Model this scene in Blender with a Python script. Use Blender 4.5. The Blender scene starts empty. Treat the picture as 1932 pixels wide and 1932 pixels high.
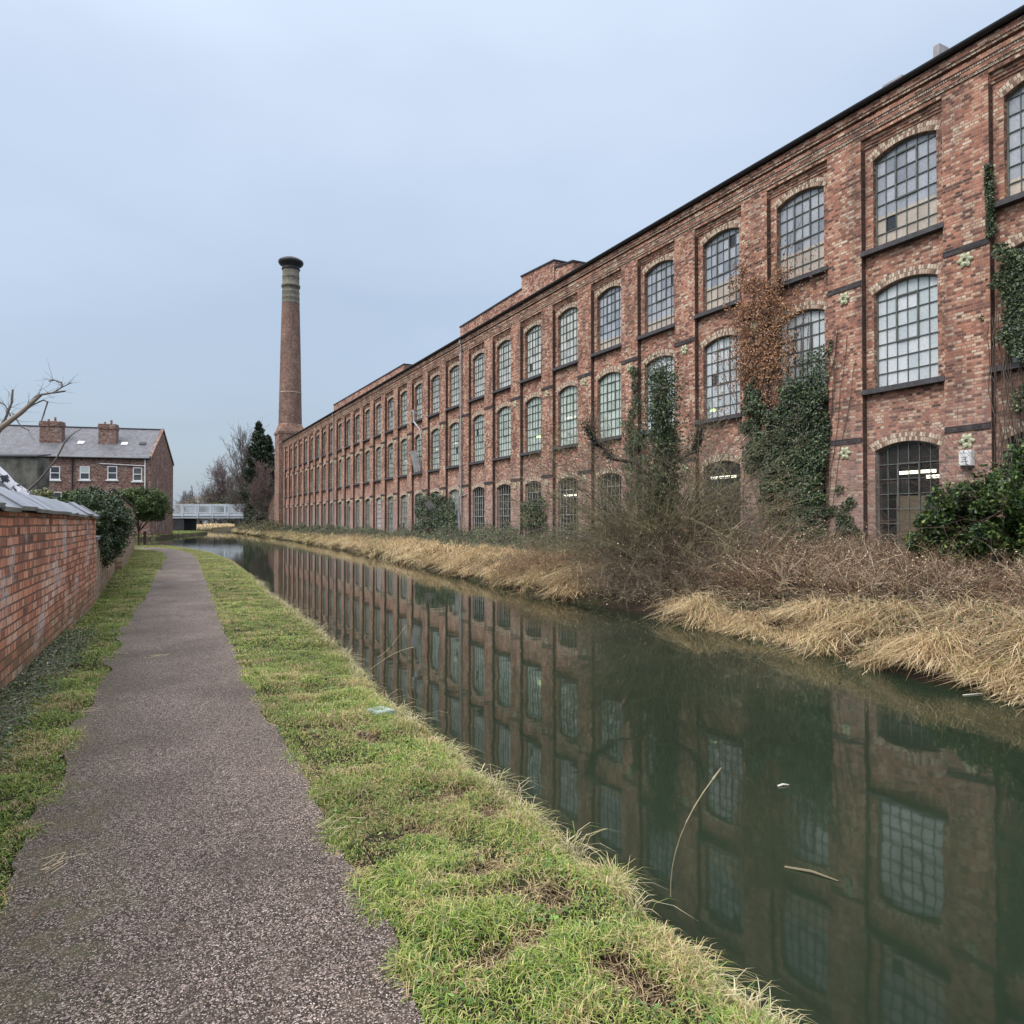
import bpy, math
import numpy as np
from mathutils import Vector
R = math.radians
rng = np.random.default_rng(7)
sc = bpy.context.scene
# ---------------------------------------------------------------- camera
YAW, PITCH, EYE = 27.2, 0.85, 1.6
cam = bpy.data.cameras.new('camera'); cam.sensor_width = 36; cam.lens = 36*1350/1932
cam.clip_start = 0.1; cam.clip_end = 5000
co = bpy.data.objects.new('camera', cam); sc.collection.objects.link(co)
co.location = (0, 0, EYE); co.rotation_euler = (R(90+PITCH), 0, -R(YAW)); sc.camera = co
# ---------------------------------------------------------------- light
SUN_EL, SUN_AZ = R(50), R(258)          # azimuth from +Y, clockwise: to the left, high, veiled by cloud
w = bpy.data.worlds.new("World"); sc.world = w; w.use_nodes = True
nt = w.node_tree; nt.nodes.clear()
def wn(t, **k):
    n = nt.nodes.new(t)
    for a, b in k.items(): setattr(n, a, b)
    return n
out = wn('ShaderNodeOutputWorld'); add = wn('ShaderNodeAddShader')
bg1 = wn('ShaderNodeBackground'); bg2 = wn('ShaderNodeBackground')
sky = wn('ShaderNodeTexSky', sky_type='NISHITA', sun_disc=False, sun_elevation=SUN_EL, sun_rotation=SUN_AZ, dust_density=4.0)
bg1.inputs[1].default_value = 0.05; nt.links.new(sky.outputs[0], bg1.inputs[0])
tc = wn('ShaderNodeTexCoord'); sep = wn('ShaderNodeSeparateXYZ'); nt.links.new(tc.outputs['Generated'], sep.inputs[0])
mp = wn('ShaderNodeMapping'); mp.inputs['Scale'].default_value = (1, 1, 2.6); nt.links.new(tc.outputs['Generated'], mp.inputs[0])
nz = wn('ShaderNodeTexNoise'); nz.inputs['Scale'].default_value = 1.8; nz.inputs['Detail'].default_value = 5; nz.inputs['Roughness'].default_value = .45
nt.links.new(mp.outputs[0], nz.inputs['Vector'])
ma = wn('ShaderNodeMath', operation='MULTIPLY_ADD'); nt.links.new(nz.outputs[0], ma.inputs[0]); ma.inputs[1].default_value = .40
nt.links.new(sep.outputs[2], ma.inputs[2])
rp = wn('ShaderNodeValToRGB'); nt.links.new(ma.outputs[0], rp.inputs[0])
el = rp.color_ramp.elements
el[0].position = .12; el[0].color = (.37, .44, .50, 1)
el[1].position = 1.0; el[1].color = (1.9, 1.95, 2.05, 1)
for p, c in ((.22, (.335, .405, .475)), (.34, (.305, .37, .45)), (.48, (.35, .42, .515)), (.62, (.455, .535, .635)), (.76, (.57, .65, .755)), (.86, (.66, .73, .82))):
    e = el.new(p); e.color = (*c, 1)
nt.links.new(rp.outputs[0], bg2.inputs[0]); bg2.inputs[1].default_value = .80
nt.links.new(bg1.outputs[0], add.inputs[0]); nt.links.new(bg2.outputs[0], add.inputs[1]); nt.links.new(add.outputs[0], out.inputs[0])
sl = bpy.data.lights.new('sun', 'SUN'); sl.energy = 1.5; sl.angle = R(32); sl.color = (1, .95, .88)
so = bpy.data.objects.new('sun', sl); sc.collection.objects.link(so)
sd = Vector((math.sin(SUN_AZ)*math.cos(SUN_EL), math.cos(SUN_AZ)*math.cos(SUN_EL), math.sin(SUN_EL)))
so.rotation_euler = sd.to_track_quat('Z', 'Y').to_euler(); so.location = sd*50
sc.view_settings.view_transform = 'Standard'; sc.view_settings.look = 'None'; sc.view_settings.gamma = 1
sc.view_settings.exposure = 0.42
sc.cycles.max_bounces = 8; sc.cycles.transparent_max_bounces = 12
# ---------------------------------------------------------------- helpers
th, tt = R(YAW), R(PITCH); cth, sth = math.cos(th), math.sin(th)
def ray(px, py):
    x = (px-966)/1350; y = (966-py)/1350
    fw = math.cos(tt)-y*math.sin(tt); up = math.sin(tt)+y*math.cos(tt)
    return np.array([x*cth+fw*sth, -x*sth+fw*cth, up]), fw
def G(px, py, z=0.):
    d, f = ray(px, py); k = (z-EYE)/d[2]; return np.array([d[0]*k, d[1]*k])
def atX(px, py, X):
    d, f = ray(px, py); k = X/d[0]; return np.array([X, d[1]*k, EYE+d[2]*k])
def atZ(px, py, Z):
    d, f = ray(px, py); k = Z/f; return np.array([d[0]*k, d[1]*k, EYE+d[2]*k])
COL = sc.collection
class Buf:
    def __init__(s): s.v = []; s.f3 = []; s.f4 = []; s.c = []; s.uv = None; s.n = 0; s.ng = []
    def add(s, v, f4=None, f3=None, c=None):
        v = np.asarray(v, float).reshape(-1, 3); s.v.append(v)
        if f4 is not None: s.f4.append(np.asarray(f4, int).reshape(-1, 4)+s.n)
        if f3 is not None: s.f3.append(np.asarray(f3, int).reshape(-1, 3)+s.n)
        if c is not None: s.c.append(np.broadcast_to(np.asarray(c, float), (len(v), 3)))
        s.n += len(v)
    def box(s, x0, x1, y0, y1, z0, z1):
        v = [(x, y, z) for z in (z0, z1) for y in (y0, y1) for x in (x0, x1)]
        s.add(v, f4=[(0, 2, 3, 1), (4, 5, 7, 6), (0, 1, 5, 4), (2, 6, 7, 3), (0, 4, 6, 2), (1, 3, 7, 5)])
    def quad(s, a, b, c, d): s.add([a, b, c, d], f4=[(0, 1, 2, 3)])
    def obox(s, o, u, vv, ww):     # oriented box from corner with three edge vectors
        o, u, vv, ww = map(np.array, (o, u, vv, ww))
        v = [o+i*u+j*vv+k*ww for k in (0, 1) for j in (0, 1) for i in (0, 1)]
        s.add(v, f4=[(0, 2, 3, 1), (4, 5, 7, 6), (0, 1, 5, 4), (2, 6, 7, 3), (0, 4, 6, 2), (1, 3, 7, 5)])
    def segs(s, P0, P1, r0, r1, c=None, n=3):
        P0 = np.asarray(P0, float); P1 = np.asarray(P1, float); m = len(P0)
        if m == 0: return
        r0 = np.broadcast_to(r0, (m,)); r1 = np.broadcast_to(r1, (m,))
        d = P1-P0; L = np.linalg.norm(d, axis=1, keepdims=True)+1e-9; d = d/L
        a = np.where(np.abs(d[:, 2:3]) > .9, [[1., 0, 0]], [[0, 0, 1.]]); u = np.cross(d, a); u /= np.linalg.norm(u, axis=1, keepdims=True); v = np.cross(d, u)
        ang = np.arange(n)*2*np.pi/n
        off = u[:, None, :]*np.cos(ang)[None, :, None]+v[:, None, :]*np.sin(ang)[None, :, None]
        A = P0[:, None, :]+off*r0[:, None, None]; B = P1[:, None, :]+off*r1[:, None, None]
        V = np.concatenate([A, B], 1).reshape(-1, 3); base = (np.arange(m)*2*n)[:, None]
        i = np.arange(n); j = (i+1) % n
        F = np.stack([base+i, base+j, base+j+n, base+i+n], -1).reshape(-1, 4)
        cc = None
        if c is not None: cc = np.repeat(np.broadcast_to(np.asarray(c, float), (m, 3)), 2*n, axis=0)
        s.add(V, f4=F, c=cc)
    def build(s, name, mat, parent=None, smooth=False, loc=None):
        me = bpy.data.meshes.new(name)
        V = np.concatenate(s.v) if s.v else np.zeros((0, 3))
        F4 = np.concatenate(s.f4) if s.f4 else np.zeros((0, 4), int); F3 = np.concatenate(s.f3) if s.f3 else np.zeros((0, 3), int)
        me.vertices.add(len(V)); me.vertices.foreach_set('co', V.astype(np.float32).ravel())
        nl = F4.size+F3.size; me.loops.add(nl)
        idx = np.concatenate([F4.ravel(), F3.ravel()]).astype(np.int32); me.loops.foreach_set('vertex_index', idx)
        me.polygons.add(len(F4)+len(F3))
        st = np.concatenate([np.arange(len(F4))*4, len(F4)*4+np.arange(len(F3))*3]).astype(np.int32)
        me.polygons.foreach_set('loop_start', st)
        me.polygons.foreach_set('use_smooth', np.full(len(st), bool(smooth)))
        if s.c:
            C = np.concatenate(s.c); at = me.color_attributes.new('col', 'FLOAT_COLOR', 'POINT')
            at.data.foreach_set('color', np.c_[C, np.ones(len(C))].astype(np.float32).ravel())
        me.update(calc_edges=True); me.validate()
        if s.uv is not None:
            ul = me.uv_layers.new(name='UVMap'); UV = np.concatenate(s.uv)[idx]; ul.data.foreach_set('uv', UV.astype(np.float32).ravel())
        if mat: me.materials.append(mat)
        return link(name, me, parent, loc)
def link(name, me, parent=None, loc=None):
    o = bpy.data.objects.new(name, me); COL.objects.link(o)
    if loc is not None: o.location = loc
    if parent: o.parent = parent
    return o
def tag(o, label=None, cat=None, group=None, kind=None):
    for k, v in (('label', label), ('category', cat), ('group', group), ('kind', kind)):
        if v: o[k] = v
    return o
def thing(name, loc, label, cat, group=None, rz=0):
    o = bpy.data.objects.new(name, None); COL.objects.link(o); o.location = loc; o.rotation_euler = (0, 0, rz); o.empty_display_size = .2
    return tag(o, label, cat, group)
# smooth 2-D value noise, roughly 0..1
def vn(x, y, s, seed=0):
    x = np.asarray(x)/s+seed*17.3; y = np.asarray(y)/s+seed*9.7
    xi = np.floor(x); yi = np.floor(y); fx = x-xi; fy = y-yi; fx = fx*fx*(3-2*fx); fy = fy*fy*(3-2*fy)
    h = lambda a, b: np.abs(np.sin(a*127.1+b*311.7+seed*3.3)*43758.5453) % 1
    return (h(xi, yi)*(1-fx)+h(xi+1, yi)*fx)*(1-fy)+(h(xi, yi+1)*(1-fx)+h(xi+1, yi+1)*fx)*fy
# ---------------------------------------------------------------- materials
class NM:
    def __init__(s, name, rough=.8, spec=.4):
        s.m = bpy.data.materials.new(name); s.m.use_nodes = True; s.t = s.m.node_tree; s.b = s.t.nodes['Principled BSDF']; s.out = s.t.nodes['Material Output']
        s.b.inputs['Roughness'].default_value = rough; s.b.inputs['Specular IOR Level'].default_value = spec
    def n(s, t, ins=None, **k):
        n = s.t.nodes.new(t)
        for a, b in k.items(): setattr(n, a, b)
        for a, b in (ins or {}).items():
            if hasattr(b, 'is_output'): s.t.links.new(b, n.inputs[a])
            else: n.inputs[a].default_value = b
        return n
    def math(s, op, a, b=0., c=0.): return s.n('ShaderNodeMath', {0: a, 1: b, 2: c}, operation=op).outputs[0]
    def mix(s, f, a, b, bt='MIX'):
        n = s.n('ShaderNodeMix', data_type='RGBA', blend_type=bt)
        for i, v in ((0, f), (6, a), (7, b)):
            if hasattr(v, 'is_output'): s.t.links.new(v, n.inputs[i])
            else: n.inputs[i].default_value = (*v, 1) if isinstance(v, tuple) and len(v) == 3 else v
        return n.outputs[2]
    def ramp(s, f, stops, const=False):
        n = s.n('ShaderNodeValToRGB', {0: f}); e = n.color_ramp.elements
        if const: n.color_ramp.interpolation = 'CONSTANT'
        while len(e) < len(stops): e.new(1)
        for i, (p, c) in enumerate(stops): e[i].position = p; e[i].color = (*c, 1) if isinstance(c, tuple) else (c, c, c, 1)
        return n.outputs[0]
    def noise(s, v, sc_, det=4, rough=.55): return s.n('ShaderNodeTexNoise', {'Vector': v, 'Scale': sc_, 'Detail': det, 'Roughness': rough}).outputs[0]
    def obj(s): return s.n('ShaderNodeTexCoord').outputs['Object']
    def color(s, c): 
        if hasattr(c, 'is_output'): s.t.links.new(c, s.b.inputs['Base Color'])
        else: s.b.inputs['Base Color'].default_value = (*c, 1)
    def bump(s, h, st=.4, d=.01): s.t.links.new(s.n('ShaderNodeBump', {'Height': h, 'Strength': st, 'Distance': d}).outputs[0], s.b.inputs['Normal'])
def plain(name, c, rough=.7, var=.25, sc_=3., metal=0, spec=.4, bump=0):
    m = NM(name, rough, spec); v = m.obj(); n = m.noise(v, sc_, 5)
    lo = tuple(x*(1-var) for x in c); hi = tuple(min(1, x*(1+var)) for x in c)
    m.color(m.ramp(n, [(.3, lo), (.7, hi)])); m.b.inputs['Metallic'].default_value = metal
    if bump: m.bump(m.noise(v, sc_*8, 4), .5, bump)
    return m.m
MILL = [(0, (.08, .05, .042)), (.16, (.17, .078, .056)), (.30, (.30, .13, .092)), (.48, (.47, .20, .13)), (.64, (.53, .275, .19)), (.78, (.56, .39, .28)), (.91, (.66, .52, .39)), (1, (.72, .61, .48))]
def brick(name, cols=MILL, bw=.235, rh=.078, mortar=(.20, .15, .125), ms=.011, weather=0, soot=.5, eff=0, moss=0, sat=1, squash=True):
    m = NM(name, .88, .25); v = m.obj(); tcn = m.n('ShaderNodeTexCoord').outputs['Normal']
    p = m.n('ShaderNodeSeparateXYZ', {0: v}); nn = m.n('ShaderNodeSeparateXYZ', {0: tcn})
    isx = m.math('GREATER_THAN', m.math('ABSOLUTE', nn.outputs[0]), .5)
    u = m.math('ADD', m.math('MULTIPLY', p.outputs[1], isx), m.math('MULTIPLY', p.outputs[0], m.math('SUBTRACT', 1., isx)))
    wob = m.math('MULTIPLY', m.math('SUBTRACT', m.noise(v, 1.3, 2), .5), .03)
    uv = m.n('ShaderNodeCombineXYZ', {0: u, 1: m.math('ADD', p.outputs[2], wob), 2: 0.}).outputs[0]
    bt = m.n('ShaderNodeTexBrick', {'Vector': uv, 'Scale': 1., 'Brick Width': bw, 'Row Height': rh, 'Mortar Size': ms, 'Mortar Smooth': .35,
             'Color1': (0, 0, 0, 1), 'Color2': (1, 1, 1, 1), 'Mortar': (.5, .5, .5, 1)})
    if squash: bt.squash = .5; bt.squash_frequency = 2
    tint = m.math('ADD', m.math('ADD', m.math('MULTIPLY', bt.outputs[0], .80), .09), m.math('MULTIPLY', m.math('SUBTRACT', m.noise(v, .9, 4), .5), .8))
    tint = m.math('ADD', tint, m.math('MULTIPLY', m.math('SUBTRACT', m.noise(v, 24, 3), .5), .35))
    c = m.ramp(tint, cols)
    c = m.mix(m.math('MULTIPLY', bt.outputs[1], .9), c, mortar)
    if soot:
        st = m.n('ShaderNodeMapping', {'Vector': v, 'Scale': (1.4, 1.4, .32)}).outputs[0]
        f = m.ramp(m.noise(st, 1.1, 6, .65), [(.45, 0.), (.72, soot)])
        c = m.mix(f, c, (.06, .045, .042))
    if weather:      # grey lime bloom on the lowest storey
        z = m.math('ADD', p.outputs[2], m.math('MULTIPLY', m.noise(v, .7, 4), 3.))
        f = m.ramp(m.math('DIVIDE', z, 8.), [(.40, weather), (.85, 0.)])
        f2 = m.math('MULTIPLY', f, m.ramp(m.noise(v, 9, 5, .7), [(.3, .35), (.62, 1.)]))
        c = m.mix(f2, c, (.34, .27, .25))
    if eff:
        f = m.math('MULTIPLY', m.ramp(m.noise(v, 1.6, 5, .6), [(.54, 0.), (.64, eff)]), m.ramp(m.noise(v, 30, 3, .7), [(.38, 0.), (.6, 1.)]))
        c = m.mix(f, c, (.62, .60, .60))
    if moss:
        z = m.math('ADD', p.outputs[2], m.math('MULTIPLY', m.noise(v, 3, 5), .7))
        f = m.math('MULTIPLY', m.ramp(z, [(.35, moss), (.95, 0.)]), m.ramp(m.noise(v, 12, 4), [(.3, .3), (.6, 1.)]))
        c = m.mix(f, c, (.13, .13, .07))
    m.color(c)
    h = m.math('ADD', m.math('MULTIPLY', bt.outputs[1], -1.), m.math('MULTIPLY', m.noise(v, 40, 4, .7), .5))
    m.bump(h, .8, .012)
    return m.m
M_mill = brick('mill_brick', weather=.75, soot=.7, mortar=(.27, .215, .18))
M_chim = brick('chimney_brick', soot=.35, cols=[(p, (c[0]*.72, c[1]*.8, c[2]*.85)) for p, c in MILL])
LW = [(0, (.14, .08, .06)), (.2, (.38, .17, .115)), (.4, (.60, .245, .15)), (.6, (.72, .32, .20)), (.8, (.74, .43, .31)), (1, (.76, .58, .47))]
M_lwall = brick('garden_wall_brick', cols=LW, eff=.9, moss=.8, soot=.4, mortar=(.16, .11, .09), ms=.012, bw=.27, rh=.092, squash=True)
M_out = brick('outbuilding_brick', cols=[(p, (c[0]*.75, c[1]*1.0, c[2]*1.05)) for p, c in LW], eff=.5, moss=.6, soot=.4, mortar=(.27, .25, .2))
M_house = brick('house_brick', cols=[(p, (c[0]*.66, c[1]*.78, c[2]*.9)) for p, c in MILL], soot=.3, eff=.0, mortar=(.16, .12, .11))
def uvbrick(name, cols, bw, rh):
    m = NM(name, .85, .25); uv = m.n('ShaderNodeUVMap').outputs[0]
    bt = m.n('ShaderNodeTexBrick', {'Vector': uv, 'Scale': 1., 'Brick Width': bw, 'Row Height': rh, 'Mortar Size': .008, 'Mortar Smooth': .3, 'Color1': (0, 0, 0, 1), 'Color2': (1, 1, 1, 1), 'Mortar': (.5, .5, .5, 1)})
    o = m.obj(); rnd = m.n('ShaderNodeObjectInfo').outputs['Random']
    t = m.math('ADD', bt.outputs[0], m.math('MULTIPLY', m.math('SUBTRACT', m.noise(o, 3, 4), .5), .8))
    c = m.mix(m.math('MULTIPLY', bt.outputs[1], .9), m.ramp(t, cols), (.15, .12, .10)); m.color(c); m.bump(m.math('MULTIPLY', bt.outputs[1], -1.), .7, .01)
    return m.m
CREAM = [(0, (.17, .10, .08)), (.25, (.34, .22, .16)), (.5, (.50, .40, .30)), (1, (.66, .57, .45))]
M_arch = uvbrick('arch_brick', CREAM, .078, .115)
M_cream = brick('cream_brick', cols=CREAM, bw=.12, rh=.078, soot=.4, mortar=(.12, .10, .09))
M_dark = brick('blue_brick', cols=[(0, (.03, .03, .035)), (.6, (.06, .055, .06)), (1, (.12, .10, .10))], soot=.2, mortar=(.07, .06, .06))
M_sill = plain('sill_stone', (.045, .043, .048), .7, .4, 6)
M_black = plain('black_iron', (.022, .022, .026), .5, .3, 4)
M_bar = plain('steel_bar', (.115, .13, .12), .6, .35, 5)
M_barp = plain('pale_steel_bar', (.36, .38, .36), .6, .3, 5)
M_pipe = plain('grey_pipe', (.30, .29, .30), .6, .3, 3)
M_white = plain('white_paint', (.72, .73, .74), .6, .08, 4)
M_anchor = plain('anchor_paint', (.44, .46, .31), .8, .5, 14)
M_slate = None
def slate(name, base, rh=.2, bw=.25, ax='x', var=.45):
    m = NM(name, .55, .5); v = m.obj(); p = m.n('ShaderNodeSeparateXYZ', {0: v})
    u = p.outputs[0] if ax == 'x' else p.outputs[1]
    uv = m.n('ShaderNodeCombineXYZ', {0: u, 1: m.math('MULTIPLY', p.outputs[2], 1.7), 2: 0.}).outputs[0]
    bt = m.n('ShaderNodeTexBrick', {'Vector': uv, 'Scale': 1., 'Brick Width': bw, 'Row Height': rh, 'Mortar Size': .008, 'Mortar Smooth': .1, 'Color1': (0, 0, 0, 1), 'Color2': (1, 1, 1, 1), 'Mortar': (0, 0, 0, 1)})
    t = m.math('ADD', m.math('MULTIPLY', bt.outputs[0], .6), m.math('MULTIPLY', m.noise(m.n('ShaderNodeMapping', {'Vector': v, 'Scale': (1, 1, .4)}).outputs[0], 1.6, 6, .7), .7))
    c = m.ramp(t, [(.2, tuple(x*(1-var) for x in base)), (.9, tuple(x*(1+var) for x in base))])
    c = m.mix(bt.outputs[1], c, (.03, .03, .03)); m.color(c); m.bump(m.math('MULTIPLY', bt.outputs[1], -1.), .6, .01); return m.m
M_roof = slate('mill_slate', (.16, .16, .18), ax='y')
M_hroof = slate('house_slate', (.115, .115, .13), rh=.35, bw=.35, var=.3)
def pane(name, hi, lo, transp=0., board=None, rough=.12):
    m = NM(name, rough, .5); v = m.obj(); p = m.n('ShaderNodeSeparateXYZ', {0: v}); rnd = m.n('ShaderNodeObjectInfo').outputs['Random']
    iy = m.math('FLOOR', m.math('DIVIDE', m.math('ADD', p.outputs[1], .91), .3033)); iz = m.math('FLOOR', m.math('DIVIDE', p.outputs[2], .41))
    cell = m.n('ShaderNodeCombineXYZ', {0: iy, 1: iz, 2: m.math('MULTIPLY', rnd, 57.)}).outputs[0]
    wn_ = m.n('ShaderNodeTexWhiteNoise', {'Vector': cell}, noise_dimensions='3D')
    f = m.math('ADD', m.math('MULTIPLY', wn_.outputs[0], .5), m.math('MULTIPLY', m.noise(m.n('ShaderNodeVectorMath', {0: v, 1: cell}).outputs[0], .8, 4), .8))
    c = m.ramp(f, [(.2, lo), (.8, hi)])
    if board:
        zz = m.math('ADD', p.outputs[2], m.math('MULTIPLY', m.math('GREATER_THAN', rnd, .72), .41))
        bc = m.ramp(m.math('ADD', m.math('MULTIPLY', wn_.outputs[0], .3), m.math('MULTIPLY', m.noise(v, 2.5, 4), .7)), [(.2, tuple(x*.6 for x in board)), (.8, board)])
        c = m.mix(m.math('LESS_THAN', zz, .92), c, bc)
    c = m.mix(m.math('GREATER_THAN', wn_.outputs[0], .988), c, (.025, .028, .03))
    dirt = m.ramp(m.noise(v, 14, 5, .7), [(.45, 0.), (.8, .5)]); c = m.mix(dirt, c, tuple(x*.5 for x in lo)); m.color(c)
    # each pane sits at its own slight angle in the putty
    off = m.n('ShaderNodeVectorMath', {0: m.n('ShaderNodeVectorMath', {0: wn_.outputs[1], 1: (.5, .5, .5)}, operation='SUBTRACT').outputs[0], 1: (.05, .05, .05)}, operation='MULTIPLY').outputs[0]
    g = m.n('ShaderNodeNewGeometry').outputs['Normal']
    nn = m.n('ShaderNodeVectorMath', {0: m.n('ShaderNodeVectorMath', {0: g, 1: off}).outputs[0]}, operation='NORMALIZE').outputs[0]
    m.t.links.new(m.n('ShaderNodeBump', {'Height': m.noise(v, 5, 2), 'Strength': .15, 'Distance': .02, 'Normal': nn}).outputs[0], m.b.inputs['Normal'])
    if transp:
        tr = m.n('ShaderNodeBsdfTransparent', {0: (.9, .92, .9, 1)})
        ms = m.n('ShaderNodeMixShader', {0: transp}); m.t.links.new(m.b.outputs[0], ms.inputs[1]); m.t.links.new(tr.outputs[0], ms.inputs[2]); m.t.links.new(ms.outputs[0], m.out.inputs[0])
    return m.m
M_gtop = pane('glass_top_boarded', (.42, .45, .50), (.16, .19, .23), 0, board=(.62, .54, .45))
M_gtop2 = pane('glass_top', (.62, .65, .62), (.30, .34, .33))
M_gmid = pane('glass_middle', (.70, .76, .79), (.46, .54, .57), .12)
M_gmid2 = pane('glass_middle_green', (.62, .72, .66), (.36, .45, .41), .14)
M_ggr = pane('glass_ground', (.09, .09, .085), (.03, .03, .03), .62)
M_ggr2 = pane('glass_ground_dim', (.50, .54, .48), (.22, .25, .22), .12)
def emit(name, c, s):
    m = NM(name); m.b.inputs['Emission Color'].default_value = (*c, 1); m.b.inputs['Emission Strength'].default_value = s; m.color(c); return m.m
M_tube = emit('tube_light', (1, .95, .75), 3.5)
M_glow = emit('green_lamp', (.75, 1, .35), 14.)
M_int = plain('interior_paint', (.10, .085, .075), .9, .3, .6)
M_card = plain('board_card', (.50, .38, .25), .9, .15, 2)
def foliage(name, tr=.25, rough=.6, spec=.3):
    m = NM(name, rough, spec); a = m.n('ShaderNodeAttribute', attribute_name='col').outputs[0]; m.color(a)
    t = m.n('ShaderNodeBsdfTranslucent'); m.t.links.new(a, t.inputs[0]); ms = m.n('ShaderNodeMixShader', {0: tr})
    m.t.links.new(m.b.outputs[0], ms.inputs[1]); m.t.links.new(t.outputs[0], ms.inputs[2]); m.t.links.new(ms.outputs[0], m.out.inputs[0]); return m.m
M_grass = foliage('grass_blades', .3, .5, .35); M_straw = foliage('dry_straw', .25, .7, .2); M_leaf = foliage('leaves', .15, .38, .5); M_twig = foliage('twigs', 0, .8, .2)
# water
m = NM('canal_water', .035, .5); m.b.inputs['IOR'].default_value = 1.38; v = m.obj()
m.color(m.ramp(m.noise(v, .25, 4), [(.3, (.014, .022, .013)), (.7, (.023, .034, .020))]))
wv = m.n('ShaderNodeMapping', {'Vector': v, 'Scale': (1., 1., 1.)}).outputs[0]
hh = m.math('ADD', m.math('MULTIPLY', m.noise(wv, 1.7, 2, .4), 1.), m.math('MULTIPLY', m.noise(wv, 7., 2, .5), .12))
m.bump(hh, .075, .03); M_water = m.m
# ground
m = NM('ground_soil', .95, .2); v = m.obj()
f = m.noise(v, 1.1, 6, .6); f2 = m.noise(v, 22, 5, .7)
c = m.ramp(f2, [(.3, (.016, .011, .008)), (.55, (.042, .029, .020)), (.75, (.09, .066, .045))])
c = m.mix(m.ramp(f, [(.48, 0.), (.6, .6)]), c, m.ramp(f2, [(.3, (.03, .04, .015)), (.7, (.10, .12, .04))]))
m.color(c); m.bump(m.noise(v, 28, 6, .75), 1., .05); M_ground = m.m
m = NM('towpath', .75, .35); v = m.obj()
vo = m.n('ShaderNodeTexVoronoi', {'Vector': v, 'Scale': 210.}); sp = m.n('ShaderNodeSeparateColor', {0: vo.outputs['Color']})
vo2 = m.n('ShaderNodeTexVoronoi', {'Vector': v, 'Scale': 105.}); sp2 = m.n('ShaderNodeSeparateColor', {0: vo2.outputs['Color']})
c = m.ramp(sp.outputs[0], [(0, (.013, .010, .008)), (.35, (.044, .032, .025)), (.6, (.112, .082, .064)), (.78, (.24, .175, .135)), (.90, (.58, .45, .37)), (1, (1., .88, .78))])
c = m.mix(m.ramp(sp2.outputs[1], [(.86, 0.), (.88, .7)]), c, m.ramp(sp2.outputs[2], [(0, (.20, .13, .12)), (1, (.55, .45, .42))]))
big = m.noise(v, .8, 5, .6); c = m.mix(m.ramp(big, [(.34, 0.), (.66, .62)]), c, (.042, .030, .021), 'MIX')
med = m.noise(v, 5.5, 5, .65); c = m.mix(m.ramp(med, [(.5, 0.), (.68, .4)]), c, (.155, .12, .09), 'MIX')
p = m.n('ShaderNodeSeparateXYZ', {0: v})
fine = m.ramp(m.noise(v, 400, 2, .5), [(.3, .60), (.7, 1.02)]); c = m.mix(1., c, fine, 'MULTIPLY')
edge = m.math('MULTIPLY', m.ramp(m.math('ADD', p.outputs[0], m.math('MULTIPLY', m.noise(v, 2.5, 4), .7)), [(.0, 1.), (.40, 0.)]), m.ramp(m.noise(v, 6, 5, .7), [(.4, 0.), (.7, .7)]))
c = m.mix(edge, c, (.10, .10, .045))
m.color(c); m.bump(m.math('ADD', m.math('MULTIPLY', vo.outputs['Distance'], -1.), m.math('MULTIPLY', big, .3)), .7, .006); M_path = m.m

# ---------------------------------------------------------------- terrain
RB = np.array([(9.0, -60), (8.7, -6), (8.6, 1), (8.5, 3.6), (8.5, 5.6), (9.05, 7.6), (9.3, 9.8), (9.5, 13.1), (9.35, 15.5), (9.8, 21.5), (10.6, 28.6), (12, 41.6), (12.8, 52.7), (13.9, 75), (14.4, 88), (14.7, 102), (14.9, 121), (15.2, 142), (16.2, 158), (14.5, 185), (2, 215), (-40, 235)])
LB = np.array([(1.84, -60), (1.84, 0), (1.86, 1.8), (1.94, 2.6), (1.99, 4), (2.0, 5.4), (2.04, 6.9), (2.2, 8.4), (2.36, 10.3), (2.52, 14.4), (2.55, 16.5), (3.0, 23.3), (3.4, 33), (3.25, 42), (2.4, 50.4), (1.2, 57.5), (-5, 61), (-30, 64), (-30, 82), (-2, 88.5), (1.2, 92.5), (3.7, 107), (9.9, 136), (9.0, 142), (7.0, 152), (7.1, 164), (6, 180), (-6, 196), (-40, 210)])
def dist(P, L):
    best = np.full(len(P), 1e9)
    for a, b in zip(L[:-1], L[1:]):
        d = b-a; t = np.clip(((P-a)@d)/(d@d), 0, 1); q = a+t[:, None]*d; best = np.minimum(best, np.hypot(*(P-q).T))
    return best
def inside(P, poly):
    x, y = P.T; r = np.zeros(len(P), bool); n = len(poly)
    for i in range(n):
        x0, y0 = poly[i]; x1, y1 = poly[(i+1) % n]
        if y0 == y1: continue
        c = ((y0 > y) != (y1 > y)) & (x < (x1-x0)*(y-y0)/(y1-y0)+x0); r ^= c
    return r
CAN = np.concatenate([RB, LB[::-1]])
WZ = -.35
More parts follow.
